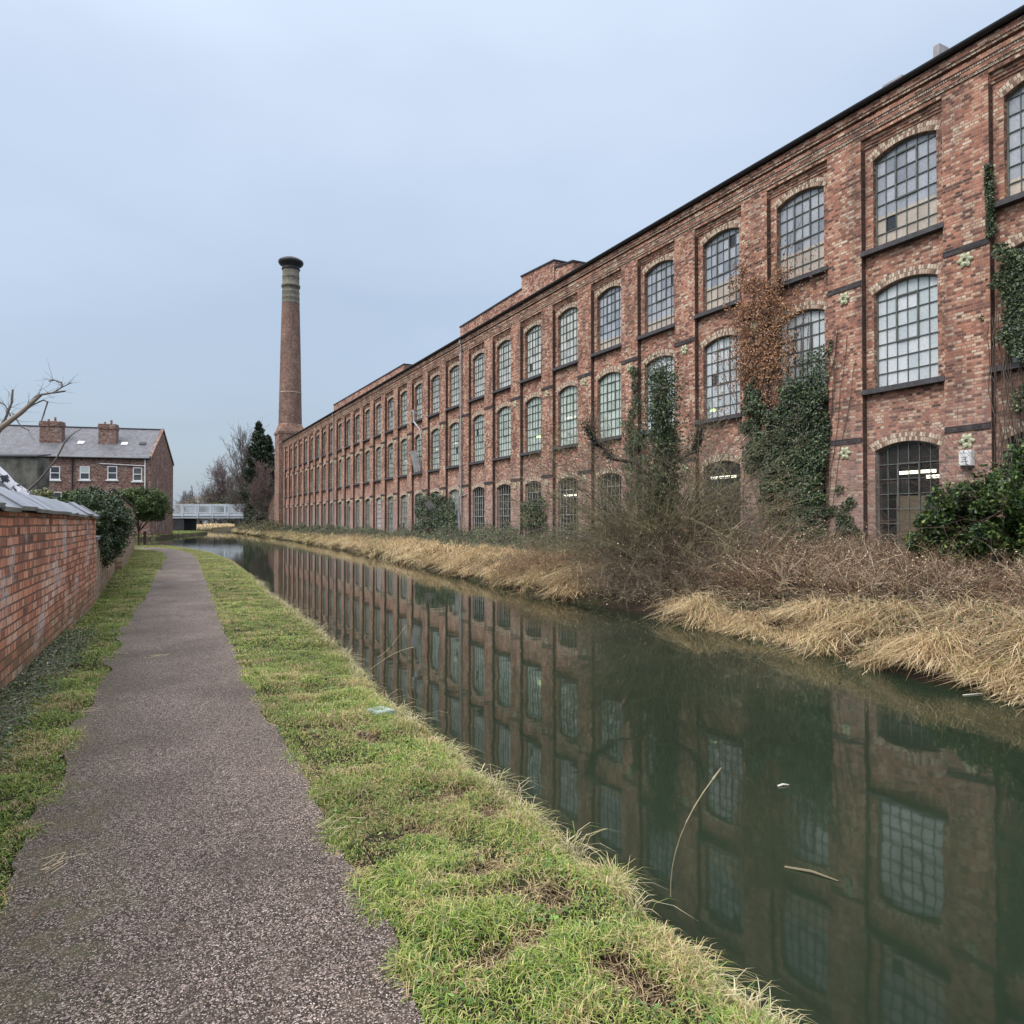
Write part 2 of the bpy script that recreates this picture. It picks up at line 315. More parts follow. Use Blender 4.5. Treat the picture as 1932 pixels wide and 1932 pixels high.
# towpath outline
PR = [(.82, -8), (.84, 2.2), (.85, 2.9), (.86, 3.55), (.9, 4.0), (.91, 4.9), (.92, 6), (.92, 7.6), (1.06, 10.8), (1.4, 18.9), (2.0, 31.8), (2.2, 38.7), (1.9, 45.7), (.9, 51), (-2, 55), (-12, 58)]
PL = [(-.62, -8), (-.6, 2), (-.54, 3.75), (-.51, 4.5), (-.42, 5.5), (-.46, 6.8), (-.38, 8.5), (-.28, 12.1), (0, 16.9), (.46, 27.1), (.85, 34.8), (.95, 41.4), (.55, 46.4), (-.6, 50), (-3.5, 53), (-13, 55.5)]
def pathL(y): return np.interp(y, [p[1] for p in PL], [p[0] for p in PL])
def pathR(y): return np.interp(y, [p[1] for p in PR], [p[0] for p in PR])
MUD = [(*G(*p), a, b_) for p, a, b_ in (((868, 1500), .13, .10), ((930, 1530), .10, .08), ((905, 1642), .20, .07), ((925, 1693), .26, .06), ((1035, 1690), .10, .10), ((1165, 1828), .09, .10), ((930, 1798), .09, .05), ((1000, 1770), .06, .06), ((800, 1560), .10, .09), ((690, 1390), .09, .12), ((1240, 1880), .07, .08), ((1010, 1560), .1, .06))]
def mud(x, y):
    x = np.asarray(x, float); y = np.asarray(y, float); m_ = np.zeros(x.shape); wb = (vn(x, y, .07, 81)-.5)*.9+(vn(x, y, .03, 82)-.5)*.5
    for (a, b_, ra_, rb_) in MUD: m_ = np.maximum(m_, 1.25-np.hypot((x-a)/ra_, (y-b_)/rb_)*.8+wb*.8)
    return np.clip(m_, 0, 1)
def hgt(x, y):
    P = np.stack([np.ravel(x), np.ravel(y)], 1).astype(float)
    ins = inside(P, CAN); dl = dist(P, LB); dr = dist(P, RB)
    right = dr < dl
    wob = (vn(P[:, 0], P[:, 1], .35, 1)-.5)*.10
    # left bank: vertical turf edge ; right bank : slow rise up to the mill
    zl = np.clip((dl+wob)/.22, 0, 1); zl = -.16+.16*(zl**.5) + ((vn(P[:, 0], P[:, 1], .5, 2)-.5)*.045+(vn(P[:, 0], P[:, 1], .16, 4)-.5)*.03)*np.clip(dl*2, 0, 1)-.035*mud(P[:, 0], P[:, 1])
    zr = -.36+.42*np.clip(dr/1.0, 0, 1)**.7+.5*np.clip((dr-1)/6, 0, 1)+(vn(P[:, 0], P[:, 1], .9, 3)-.5)*.15*np.clip(dr, 0, 1)
    z = np.where(right, zr, zl)
    dd = np.minimum(dl, dr); z = np.where(ins, np.where(dd > .12, -1.1, -.36-dd*3), z)
    # path corridor stays flat
    pc = (P[:, 0] > pathL(P[:, 1])-.14) & (P[:, 0] < pathR(P[:, 1])+.12)
    z = np.where(pc & ~ins & (P[:, 1] < 54), -.014, z)
    return z.reshape(np.shape(x))
def axis(parts):
    o = [np.arange(a, b, s) for a, b, s in parts]; return np.concatenate(o+[[parts[-1][1]]])
ax = axis([(-3000, -300, 900), (-300, -60, 60), (-60, -14, 4), (-14, -2, 1.), (-2, -1, .2), (-1, 3.8, .07), (3.8, 8, .6), (8, 13, .14), (13, 20, .5), (20, 60, 5), (60, 300, 60), (300, 3000, 900)])
ay = axis([(-1000, -60, 200), (-60, -3, 6), (-3, 0, .5), (0, 16, .1), (16, 40, .25), (40, 70, .5), (70, 170, 1.2), (170, 260, 5), (260, 800, 90), (800, 4000, 800)])
X, Y = np.meshgrid(ax, ay); Z = hgt(X, Y); b = Buf(); nx, ny = len(ax), len(ay)
i = np.arange(nx-1)[None, :]+np.arange(ny-1)[:, None]*nx; F = np.stack([i, i+1, i+1+nx, i+nx], -1).reshape(-1, 4)
b.add(np.stack([X, Y, Z], -1).reshape(-1, 3), f4=F); tag(b.build('ground', M_ground, smooth=True), kind='structure')
b = Buf(); b.quad((-60, -60, WZ), (40, -60, WZ), (40, 240, WZ), (-60, 240, WZ)); tag(b.build('water', M_water), kind='structure')
# towpath : one sheet with ragged edges
def resample(L, n):
    L = np.array(L, float); s = np.r_[0, np.cumsum(np.hypot(*np.diff(L, axis=0).T))]; t = np.linspace(0, 1, n)**1.0*s[-1]
    return np.c_[np.interp(t, s, L[:, 0]), np.interp(t, s, L[:, 1])]
NP = 1400
pr, pl = resample(PR, NP), resample(PL, NP)
pr[:, 0] += (vn(pr[:, 1], 0*pr[:, 1], .5, 5)-.5)*.09+(vn(pr[:, 1], 0*pr[:, 1], .12, 6)-.5)*.04
pl[:, 0] += (vn(pl[:, 1], 0*pl[:, 1], .6, 7)-.5)*.16+(vn(pl[:, 1], 0*pl[:, 1], .1, 8)-.5)*.05
K = 6; rows = np.stack([pl+(pr-pl)*(k/K) for k in range(K+1)], 1); zz = .006+.014*np.sin(np.linspace(0, np.pi, K+1)); V = np.concatenate([rows, np.broadcast_to(zz[None, :, None], (NP, K+1, 1))], -1).reshape(-1, 3)
i = np.arange(K)[None, :]+np.arange(NP-1)[:, None]*(K+1); b = Buf(); b.add(V, f4=np.stack([i, i+1, i+K+2, i+K+1], -1).reshape(-1, 4)); tag(b.build('path', M_path, smooth=True), kind='structure')
def bankL(y): return np.interp(y, LB[:16, 1], LB[:16, 0])
def bankR(y): return np.interp(y, RB[:20, 1], RB[:20, 0])

# ---------------------------------------------------------------- mill
XF, XP, XG = 18.1, 18.27, 18.42
def byc(k):
    if k <= 8: return 12.3+3.465*k
    if k <= 18: return 43.9+3.44*(k-9)
    return 78.6+3.465*(k-19)
KS = list(range(-2, 28)); HW, PW = .91, 1.17
FL = [(.75, 3.05), (5.36, 2.88), (9.3, 2.72)]      # sill height, opening height to crown
RISE, TOPZ = .2, 12.46
Y0, Y1 = -3.0, 108.4
mill = thing('mill_building', (XF, Y0, 0), 'long three storey red brick mill with arched steel windows along the canal', 'mill')
def ml(v): return (v[0]-XF, v[1]-Y0, v[2])
AR = (HW*HW+RISE*RISE)/(2*RISE)
def arcz(y, top): return top-AR+np.sqrt(AR*AR-y*y)
yy = np.linspace(-HW, HW, 11)
b = Buf(); cur = Y0
for k in KS:
    yc = byc(k); b.box(XF, XP+.3, cur, yc-PW, -.6, TOPZ+.02); cur = yc+PW
    for a0, a1 in ((yc-PW, yc-HW), (yc+HW, yc+PW)): b.quad((XP, a1, -.6), (XP, a0, -.6), (XP, a0, TOPZ), (XP, a1, TOPZ))
    lvl = [-.6]+[s for s, h in FL]
    b.quad((XP, yc+HW, -.6), (XP, yc-HW, -.6), (XP, yc-HW, FL[0][0]), (XP, yc+HW, FL[0][0]))
    for i, (s, h) in enumerate(FL):
        up = FL[i+1][0] if i < 2 else TOPZ; az = arcz(yy, s+h)
        for j in range(10):
            b.quad((XP, yc+yy[j+1], az[j+1]), (XP, yc+yy[j], az[j]), (XP, yc+yy[j], up), (XP, yc+yy[j+1], up))
            b.quad((XP, yc+yy[j], az[j]), (XP, yc+yy[j+1], az[j+1]), (XP+.3, yc+yy[j+1], az[j+1]), (XP+.3, yc+yy[j], az[j]))
        for sg in (-1, 1): b.quad((XP, yc+sg*HW, s), (XP+.3, yc+sg*HW, s), (XP+.3, yc+sg*HW, az[0]), (XP, yc+sg*HW, az[0]))
        b.quad((XP, yc-HW, s), (XP, yc+HW, s), (XP+.3, yc+HW, s), (XP+.3, yc-HW, s))
b.box(XF, XP+.3, cur, Y1, -.6, TOPZ+.02)
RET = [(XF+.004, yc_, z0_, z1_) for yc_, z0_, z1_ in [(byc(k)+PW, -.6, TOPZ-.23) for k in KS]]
# stepped courses under the panel heads, wall above, end walls, back
for k in KS:
    yc = byc(k)
    for j in range(3): b.box(XP-.03*(j+1), XP+.1, yc-PW, yc+PW, 12.24+.075*j+(.0), 12.315+.075*j-.001)
b.box(XF-.005, XF+.5, Y0+.003, Y1-.003, TOPZ+.022, 13.30)
b.box(XF+.52, 33, Y1-.4, Y1, -.6, 13.3); b.box(XF+.52, 33, Y0, Y0+.4, -.6, 13.3); b.box(32.6, 33, Y0+.4, Y1-.4, -.6, 13.3)
for v in b.v: v -= np.array([XF, Y0, 0])
b.build('wall', M_mill, mill)
M_ret = brick('dark_return_brick', cols=[(0, (.035, .028, .026)), (.5, (.085, .05, .04)), (1, (.17, .095, .07))], soot=.5, mortar=(.11, .085, .075))  # darker brick for thin strips on one return of each recess
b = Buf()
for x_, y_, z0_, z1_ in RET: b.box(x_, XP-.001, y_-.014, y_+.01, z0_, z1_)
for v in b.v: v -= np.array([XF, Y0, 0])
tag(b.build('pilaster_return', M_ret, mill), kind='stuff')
def mpart(name, mat, boxes, label=None):
    b = Buf()
    for q in boxes: b.box(q[0]-XF, q[1]-XF, q[2]-Y0, q[3]-Y0, q[4], q[5])
    o = b.build(name, mat, mill)
    if label: o['label'] = label
    return o
mpart('cornice', M_cream, [(XF-.035, XF+.1, Y0, Y1, 12.60, 12.675), (XF-.06, XF+.1, Y0, Y1, 12.79, 12.865), (XF-.125, XF+.1, Y0, Y1, 13.06, 13.135)])
mpart('cornice', M_mill, [(XF-.05, XF+.1, Y0, Y1, 12.676, 12.789), (XF-.085, XF+.1, Y0, Y1, 12.866, 12.984)])
mpart('cornice', M_mill, [(XF-.15, XF+.1, Y0, Y1, 13.137, 13.30)])
for k in KS[:-1]+[27]:
    a0 = byc(k)+PW; a1 = byc(k+1)-PW if k < 27 else Y1
    for z in (3.95, 8.42): mpart('string_course', M_dark, [(XF-.025, XF+.05, a0+.005, a1-.005, z-.08, z+.07)])
# gutter, roof
b = Buf(); n = 8; ang = np.linspace(np.pi, 2*np.pi, n+1); 
for j in range(n):
    p = [(XF-.24+.09*math.cos(a), 13.42+.1*math.sin(a)) for a in (ang[j], ang[j+1])]
    b.quad((p[0][0], Y0-.1, p[0][1]), (p[1][0], Y0-.1, p[1][1]), (p[1][0], Y1+.1, p[1][1]), (p[0][0], Y1+.1, p[0][1]))
    q = [(XF-.24+.075*math.cos(a), 13.42+.085*math.sin(a)) for a in (ang[j], ang[j+1])]
    b.quad((q[1][0], Y0-.1, q[1][1]), (q[0][0], Y0-.1, q[0][1]), (q[0][0], Y1+.1, q[0][1]), (q[1][0], Y1+.1, q[1][1]))
b.box(XF-.16, XF-.152, Y0, Y1, 13.302, 13.43)
for v in b.v: v -= np.array([XF, Y0, 0])
b.build('gutter', M_black, mill)
b = Buf(); zs = lambda x: 13.40+(x-XF+.2)*.52
for xa, xb in ((XF-.2, 25.5),): b.obox((xa-XF, -.05, zs(xa)), (xb-xa, 0, zs(xb)-zs(xa)), (0, Y1-Y0+.1, 0), (-.03, 0, .05))
b.obox((25.5-XF, -.05, zs(25.5)), (7.6, 0, -3.9), (0, Y1-Y0+.1, 0), (0, 0, .05))
b.build('roof', M_roof, mill)
def atY(px): # canal-front Y seen at photo column px
    return atX(px, 900, XF)[1]
# raised brick upstands along the roof
def upstand(pa, pb, X0, zt0, zt1, w=.35, label=None):
    ya, yb = sorted((atX(pa, 900, X0)[1], atX(pb, 900, X0)[1])); o = np.array([XF, Y0, 0])
    b = Buf(); b.add(np.array([(X0, ya, 13.3), (X0+w, ya, 13.3), (X0+w, yb, 13.3), (X0, yb, 13.3), (X0, ya, zt1), (X0+w, ya, zt1), (X0+w, yb, zt0), (X0, yb, zt0)])-o,
        f4=[(0, 3, 2, 1), (4, 5, 6, 7), (0, 1, 5, 4), (2, 3, 7, 6), (0, 4, 7, 3), (1, 2, 6, 5)])
    u = b.build('parapet', M_mill, mill)
    b = Buf(); b.add(np.array([(X0-.06, ya-.05, zt1+.003), (X0+w+.06, ya-.05, zt1+.003), (X0+w+.06, yb+.05, zt0+.003), (X0-.06, yb+.05, zt0+.003), (X0-.06, ya-.05, zt1+.09), (X0+w+.06, ya-.05, zt1+.09), (X0+w+.06, yb+.05, zt0+.09), (X0-.06, yb+.05, zt0+.09)])-o,
        f4=[(0, 3, 2, 1), (4, 5, 6, 7), (0, 1, 5, 4), (2, 3, 7, 6), (0, 4, 7, 3), (1, 2, 6, 5)]); b.build('coping', M_black, u)
upstand(629, 762, 20.6, 16.0, 15.75, 3.0)
upstand(868, 984, 20.6, 15.95, 15.95, 3.0)
upstand(984, 1046, 20.6, 16.75, 16.45, 3.0)
upstand(1048, 1082, 20.6, 16.0, 15.75, 3.0)
b = Buf(); o = np.array([XF, Y0, 0])
for (pa, pb, z0) in ((1655, 1692, .38), (1752, 1764, .62)):
    ya, yb = sorted((atY(pa), atY(pb))); b = Buf(); b.box(.35, .75, ya-Y0, yb-Y0, 13.55, 13.55+z0); b.build('roof_vent', M_pipe, mill)
# window meshes
def win_mesh(h, name, pale, fine=True):
    b = Buf(); t = .010; D = .03
    for j in range(7):
        y = -HW+j*2*HW/6; yb = min(max(y, -HW+.02), HW-.02); w_ = .024 if j in (0, 6) else t; zt = float(arcz(np.array(yb), h))-.005
        b.box(-D, .0-.002, yb-w_, yb+w_, .0, zt)
    for i in range(0, int(h/.41)+1):
        z = i*.41
        if z > arcz(np.array(HW), h)-.03: continue
        b.box(-D-.004, -.006, -HW+.02, HW-.02, max(z-t, .0), z+t)
    for j in range(10):  # arched head
        a0, a1 = yy[j]*.985, yy[j+1]*.985; z0, z1 = arcz(yy[j], h), arcz(yy[j+1], h)
        b.add([(-D, a0, z0-.05), (-D, a1, z1-.05), (-D, a1, z1-.003), (-D, a0, z0-.003)], f4=[(0, 3, 2, 1)])
    # opening casement of heavier bar
    ca, cb, z0, z1 = -HW+2*.3033, -HW+4*.3033, .41*3, .41*(6 if h < 3 else 6)-.41*.0
    z1 = min(z1, h-.45); z1 = round(z1/.41)*.41
    for y in (ca, cb): b.box(-D-.02, -.01, y-.022, y+.022, z0-.02, z1+.02)
    for z in (z0, z1): b.box(-D-.018, -.012, ca, cb, z-.022, z+.022)
    me = b.build(name, M_barp if pale else M_bar); d = me.data; bpy.data.objects.remove(me); return d
def glass_mesh(h, mat):
    b = Buf(); az = arcz(yy, h)
    for j in range(10): b.quad((0, yy[j+1], 0), (0, yy[j], 0), (0, yy[j], az[j]), (0, yy[j+1], az[j+1]))
    o = b.build('pane', mat); d = o.data; bpy.data.objects.remove(o); return d
def sill_mesh():
    b = Buf(); b.box(XF-.0-XG, .05, -PW+.0+.0, PW-.0, -.16, -.002)
    # shallow weathering chamfer in front
    b.add([(XF-.035-XG, -PW-.02, -.15), (XF-.035-XG, PW+.02, -.15), (XF-.002-XG, PW+.02, -.01), (XF-.002-XG, -PW-.02, -.01), (XF-.002-XG, -PW-.02, -.16), (XF-.002-XG, PW+.02, -.16)], f4=[(0, 1, 2, 3), (1, 0, 4, 5)], f3=[(0, 3, 4), (1, 5, 2)])
    o = b.build('sill', M_sill); d = o.data; bpy.data.objects.remove(o); return d
def arch_mesh(h):
    b = Buf(); b.uv = []; n = 14; H = .245; half = HW+.0; a0 = math.asin(half/AR); fx = XP-.006-XG
    A = np.linspace(-a0*1.06, a0*1.06, n+1)
    for j in range(n):
        p = []
        for a, r in ((A[j], AR), (A[j+1], AR), (A[j+1], AR+H), (A[j], AR+H)): p.append((fx, r*math.sin(a), h-AR+r*math.cos(a)))
        b.add(p, f4=[(3, 2, 1, 0)]); b.uv.append(np.array([(A[j]*AR, 0), (A[j+1]*AR, 0), (A[j+1]*AR, H*.94), (A[j]*AR, H*.94)])+10)
        q = [(fx, AR*math.sin(A[j]), h-AR+AR*math.cos(A[j])), (fx, AR*math.sin(A[j+1]), h-AR+AR*math.cos(A[j+1]))]
        b.add([q[0], q[1], (fx+.10, q[1][1], q[1][2]), (fx+.10, q[0][1], q[0][2])], f4=[(0, 1, 2, 3)]); b.uv.append(np.array([(A[j]*AR, 0), (A[j+1]*AR, 0), (A[j+1]*AR, .1), (A[j]*AR, .1)])+10)
        q = [(fx, (AR+H)*math.sin(A[j]), h-AR+(AR+H)*math.cos(A[j])), (fx, (AR+H)*math.sin(A[j+1]), h-AR+(AR+H)*math.cos(A[j+1]))]
        b.add([q[0], q[1], (fx+.01, q[1][1], q[1][2]), (fx+.01, q[0][1], q[0][2])], f4=[(0, 1, 2, 3)]); b.uv.append(np.full((4, 2), 10.))
    o = b.build('arch', M_arch); d = o.data; bpy.data.objects.remove(o); return d
WM = [win_mesh(h, 'window', i == 0) for i, (s, h) in enumerate(FL)]; WM0 = win_mesh(FL[0][1], 'window', False)
GM = [[glass_mesh(FL[0][1], M_ggr), glass_mesh(FL[0][1], M_ggr2)], [glass_mesh(FL[1][1], M_gmid), glass_mesh(FL[1][1], M_gmid2)], [glass_mesh(FL[2][1], M_gtop), glass_mesh(FL[2][1], M_gtop2)]]
SM = sill_mesh(); AM = [arch_mesh(h) for s, h in FL]
M_boardw = plain('white_board', (.62, .60, .60), .8, .1, 2)
GW = glass_mesh(FL[0][1], M_boardw)
for k in KS:
    for i, (s, h) in enumerate(FL):
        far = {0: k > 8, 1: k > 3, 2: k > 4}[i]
        me = WM[i]
        if i == 0 and (k < 4 or k > 9): me = WM0
        wo = link('window', me, mill, (XG-XF, byc(k)-Y0, s))
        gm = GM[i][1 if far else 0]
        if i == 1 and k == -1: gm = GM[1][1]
        if i == 0 and k == 14: gm = GW; wo['label'] = 'ground floor window boarded in white'
        link('pane', gm, wo); link('sill', SM, wo); link('arch', AM[i], wo)
# interior seen through the ground floor glass
mpart('interior', M_int, [(26, 26.1, Y0+.5, Y1-.5, -.2, 13.2), (XF+.5, 26, Y0+.5, Y1-.5, .1, .2), (XF+.55, 26, Y0+.5, Y1-.5, 4.6, 4.75), (XF+.55, 26, Y0+.5, Y1-.5, 8.7, 8.85)])
bd = mpart('screen_board', M_card, [(19.0, 19.04, byc(0)-.05, byc(0)+.78, .3, 2.35)], 'tan board standing behind the ground floor window')
for (xx, k, dy, z, L, mt) in ((20.2, 0, -.75, 3.05, 1.1, M_tube), (19.6, 0, -.9, 2.85, .4, M_tube), (20.3, 2, -.55, 3.35, 1.35, M_tube), (20.0, 5, -.5, 3.0, 1.2, M_tube), (19.2, 5, -.4, 6.9, .9, M_tube), (19.0, 3, -.4, 7.0, .5, M_tube), (18.9, 6, -.4, 6.2, .3, M_glow), (18.8, 2, .55, 5.75, .16, M_glow),
                         (18.9, 10, 0, 6.9, .7, M_tube), (18.9, 9, -.1, 7.0, .7, M_tube), (18.9, 12, .1, 6.6, .5, M_tube)):
    yl_ = byc(k)*xx/XG+dy; mpart('strip_light', mt, [(xx, xx+.1, yl_, yl_+L, z, z+.09)])
gq = atX(1902, 593, 18.8); b = Buf(); b.segs([(18.8-XF, gq[1]-Y0-.09, gq[2])], [(18.8-XF, gq[1]-Y0+.09, gq[2])], .11, .11, n=12); b.build('lamp', M_glow, mill)
# wall anchors
def anchor_mesh():
    b = Buf(); n = 48; a = np.arange(n)*2*np.pi/n; r = .165+.035*np.cos(6*a)
    ri = .05
    O = np.stack([np.zeros(n), r*np.cos(a), r*np.sin(a)], 1); I = np.stack([np.full(n, -.02), ri*np.cos(a), ri*np.sin(a)], 1)
    Mi = np.stack([np.full(n, -.028), r*.62*np.cos(a), r*.62*np.sin(a)], 1); Bk = O+np.array([.03, 0, 0]); H = I+np.array([.03, 0, 0])
    V = np.concatenate([Bk, O, Mi, I, H]); i = np.arange(n); j = (i+1) % n
    b.add(V, f4=np.concatenate([np.stack([q*n+i, q*n+j, (q+1)*n+j, (q+1)*n+i], 1) for q in range(4)]))
    b.segs([(-.035, 0, 0)], [(.0, 0, 0)], .025, .03, n=8)
    o = b.build('wall_anchor', M_anchor); d = o.data; bpy.data.objects.remove(o); return d
ANM = anchor_mesh()
for k in range(-2, 20):
    for z in (3.62, 8.12):
        if k == 8: continue
        yc = (byc(k)+byc(k+1))/2-3.465 if False else byc(k)-PW-.56
        link('wall_anchor', ANM, mill, (-.035, yc-Y0, z))
# downpipes
for k in (8, 18):
    yp = (byc(k)+PW+byc(k+1)-PW)/2+.15; b = Buf()
    P = [(XF-.14, yp, 13.35), (XF-.14, yp, 6.9), (XF-.14, yp, 2.1), (XF-.14, yp+.15, 1.8), (XF-.14, yp+.15, -.2)]
    P = np.array(P)-np.array([XF, Y0, 0]); b.segs(P[:-1], P[1:], .06, .06, n=10)
    for z in (12.6, 10.8, 9, 7.0, 5.2, 3.4): b.segs([(-.14, yp-Y0, z)], [(-.14, yp-Y0, z+.12)], .085, .085, n=10)
    b.box(-.24, -.01, yp-Y0-.12, yp-Y0+.12, 13.06, 13.31)
    b.build('downpipe', M_pipe, mill, smooth=False)
b = Buf(); yp = byc(9)-PW-.15-Y0; b.segs([(-.08, yp, 3.3), (-.08, yp, 3.3)], [(-.08, yp, -.2), (-.08, yp-1.2, 3.35)], .04, .04, n=8); b.build('waste_pipe', M_pipe, mill)
# extract duct, hopper vents, alarm box
yd = byc(11)-Y0; b = Buf()
P = np.array([(.1, yd+.2, 9.75), (-.4, yd+.1, 9.9), (-.4, yd-.35, 9.95), (-.4, yd-.4, 9.1), (-.15, yd-1.1, 8.4), (-.15, yd-1.25, 7.8)]); b.segs(P[:-1], P[1:], [.07, .07, .07, .06, .045], [.07, .07, .06, .05, .045], n=10)
b.build('extract_duct', plain('galvanised', (.42, .43, .45), .6, .3, 4), mill)
for (k, z, h) in ((11, 5.4, 1.6), (10, 2.3, .8)):
    yc = byc(k)-Y0; b = Buf(); b.obox((.05, yc-.75, z), (-.35 if k == 11 else -.5, 0, h*.97), (0, 1.4, 0), (-.03, 0, 0)); b.box(-.05, .1, yc-.8, yc-.75, z, z+h*.5); o = b.build('hopper_vent', M_pipe, mill)
m_box = thing('alarm_box', (XF-.05, byc(-1)+PW+.54, 3.0), 'small white alarm box on the mill wall below an iron wall anchor', 'alarm box')
b = Buf(); b.box(-.10, .04, -.15, .15, .0, .38); b.box(-.12, -.101, -.13, .13, .02, .36); b.build('cover', M_white, m_box)
b = Buf(); b.box(-.08, .04, -.12, .12, -.07, -.002); b.build('base', M_black, m_box)
b = Buf()
for z, w_ in ((.2, .07), (.15, .05), (.10, .08)): b.box(-.124, -.1215, -w_, w_, z, z+.018)
b.build('lettering', M_pipe, m_box)

# ---------------------------------------------------------------- chimney
cy, cx = 114.9, 20.15
ch = thing('mill_chimney', (cx, cy, 0), 'tall round brick factory chimney with black flared cap rising beyond the mill', 'chimney')
def lathe(name, prof, mat, parent, n=40, lab=None):
    b = Buf(); a = np.arange(n)*2*np.pi/n; P = np.array(prof, float)
    V = np.stack([np.outer(P[:, 0], np.cos(a)), np.outer(P[:, 0], np.sin(a)), np.repeat(P[:, 1][:, None], n, 1)], -1).reshape(-1, 3)
    i = np.arange(n); j = (i+1) % n; F = np.concatenate([np.stack([q*n+i, q*n+j, (q+1)*n+j, (q+1)*n+i], 1) for q in range(len(P)-1)]); b.add(V, f4=F)
    o = b.build(name, mat, parent, smooth=True)
    if lab: o['label'] = lab
    return o
def cylbrick(name, cols, soot):
    m = NM(name, .9, .2); p = m.n('ShaderNodeSeparateXYZ', {0: m.obj()}); an = m.math('ARCTAN2', p.outputs[1], p.outputs[0])
    uv = m.n('ShaderNodeCombineXYZ', {0: m.math('MULTIPLY', an, 1.7), 1: p.outputs[2], 2: 0.}).outputs[0]
    bt = m.n('ShaderNodeTexBrick', {'Vector': uv, 'Scale': 1., 'Brick Width': .235, 'Row Height': .15, 'Mortar Size': .012, 'Color1': (0, 0, 0, 1), 'Color2': (1, 1, 1, 1), 'Mortar': (.5, .5, .5, 1)})
    t = m.math('ADD', m.math('MULTIPLY', bt.outputs[0], .5), m.math('MULTIPLY', m.noise(uv, .5, 6, .7), .62)); c = m.ramp(t, cols)
    c = m.mix(m.ramp(m.noise(m.n('ShaderNodeMapping', {'Vector': uv, 'Scale': (1., .2, 1.)}).outputs[0], .9, 5, .7), [(.42, 0.), (.7, soot)]), c, (.055, .045, .045)); m.color(c); m.bump(m.noise(uv, 8, 4), .5, .05); return m.m
CB = [(0, (.07, .05, .05)), (.35, (.15, .095, .08)), (.55, (.23, .14, .11)), (.75, (.30, .20, .155)), (1, (.42, .34, .28))]
CS = [(0, (.07, .07, .06)), (.5, (.17, .16, .13)), (1, (.30, .27, .22))]
zc = lambda py: EYE+(986-py)/1350*111.3
lathe('shaft', [(1.78, zc(812)), (1.66, zc(745)), (1.50, zc(650)), (1.38, zc(593)), (1.33, zc(572))], cylbrick('chimney_shaft', CB, .6), ch)
lathe('upper_shaft', [(1.335, zc(572)+.01), (1.37, zc(571)), (1.33, zc(570)), (1.32, zc(562)), (1.36, zc(561)), (1.31, zc(560)), (1.30, zc(551)), (1.34, zc(550)), (1.29, zc(549)), (1.28, zc(541)), (1.42, zc(540)), (1.42, zc(536)), (1.28, zc(535)), (1.28, zc(522)), (1.33, zc(521)), (1.27, zc(520)), (1.27, zc(508))], cylbrick('chimney_stone', CS, .4), ch, lab='sooty grey stone upper shaft')
lathe('cap', [(1.28, zc(508)), (1.42, zc(506)), (1.30, zc(504)), (1.34, zc(501)), (1.75, zc(497)), (1.92, zc(493)), (1.85, zc(490)), (1.55, zc(488)), (1.4, zc(486.5)), (1.1, zc(485)), (.95, zc(485)), (.95, zc(500))], M_black, ch)
lathe('band', [(1.64, zc(743)), (1.70, zc(742)), (1.70, zc(740.5)), (1.62, zc(740))], M_cream, ch)
b = Buf(); hw = 1.98; b.box(-hw, hw, -hw, hw, -.3, zc(820)); b.build('pedestal', M_chim, ch)
b = Buf(); z0, z1 = zc(820)+.003, zc(800)
for (h0, h1, za, zb_) in ((hw+.15, hw+.15, z0, z0+.35), (hw+.05, 1.75, z0+.35, z1)):
    n = 24; a = np.arange(n)*2*np.pi/n+np.pi/4
    sq = lambda h, rd: np.stack([np.clip((h*1.5)*np.cos(a), -h, h), np.clip((h*1.5)*np.sin(a), -h, h)], 1)*(1-rd)+rd*h*np.stack([np.cos(a), np.sin(a)], 1)
    A = sq(h0, 0); B_ = sq(h1, 0 if h1 > 2 else 1.); V = np.concatenate([np.c_[A, np.full(n, za)], np.c_[B_, np.full(n, zb_)]]); i = np.arange(n); j = (i+1) % n
    b.add(V, f4=np.stack([i, j, j+n, i+n], 1))
b.build('plinth', M_chim, ch)

# ---------------------------------------------------------------- plant generators
def canes(P, L, dirs, droop, seg=6, r=.006, col=(.2, .15, .1), wig=.25):
    n = len(P); L = np.broadcast_to(L, (n,)); d = dirs/np.linalg.norm(dirs, axis=1, keepdims=True); p = P.copy(); A = []; Bp = []; Ra = []; Rb = []; C = []
    col = np.broadcast_to(col, (n, 3)); r = np.broadcast_to(r, (n,)); droop = np.broadcast_to(droop, (n,))
    for s in range(seg):
        q = p+d*(L/seg)[:, None]; A.append(p); Bp.append(q); f0 = 1-s/seg*.75; f1 = 1-(s+1)/seg*.75; Ra.append(r*f0); Rb.append(r*f1); C.append(col)
        d = d+rng.normal(0, wig, (n, 3))*(1/seg)*2; d[:, 2] -= droop*(1.6/seg); d /= np.linalg.norm(d, axis=1, keepdims=True); p = q
    return [np.concatenate(z) for z in (A, Bp, Ra, Rb, C)]
def sub(S, n, L, r, up=.3, droop=.2, seg=4, spread=1., col=None, wig=.4):
    A, B_, Ra, Rb, C = S; i = rng.integers(0, len(A), n); t = rng.random((n, 1)); P = A[i]*(1-t)+B_[i]*t; d = (B_-A)[i]; d /= np.linalg.norm(d, axis=1, keepdims=True)+1e-9
    d = d+rng.normal(0, spread, (n, 3)); d[:, 2] += up; return canes(P, L*(.5+rng.random(n)), d, droop, seg, r*(.6+.6*rng.random(n)), C[i] if col is None else col, wig)
def cat(*S): return [np.concatenate(z) for z in zip(*S)]
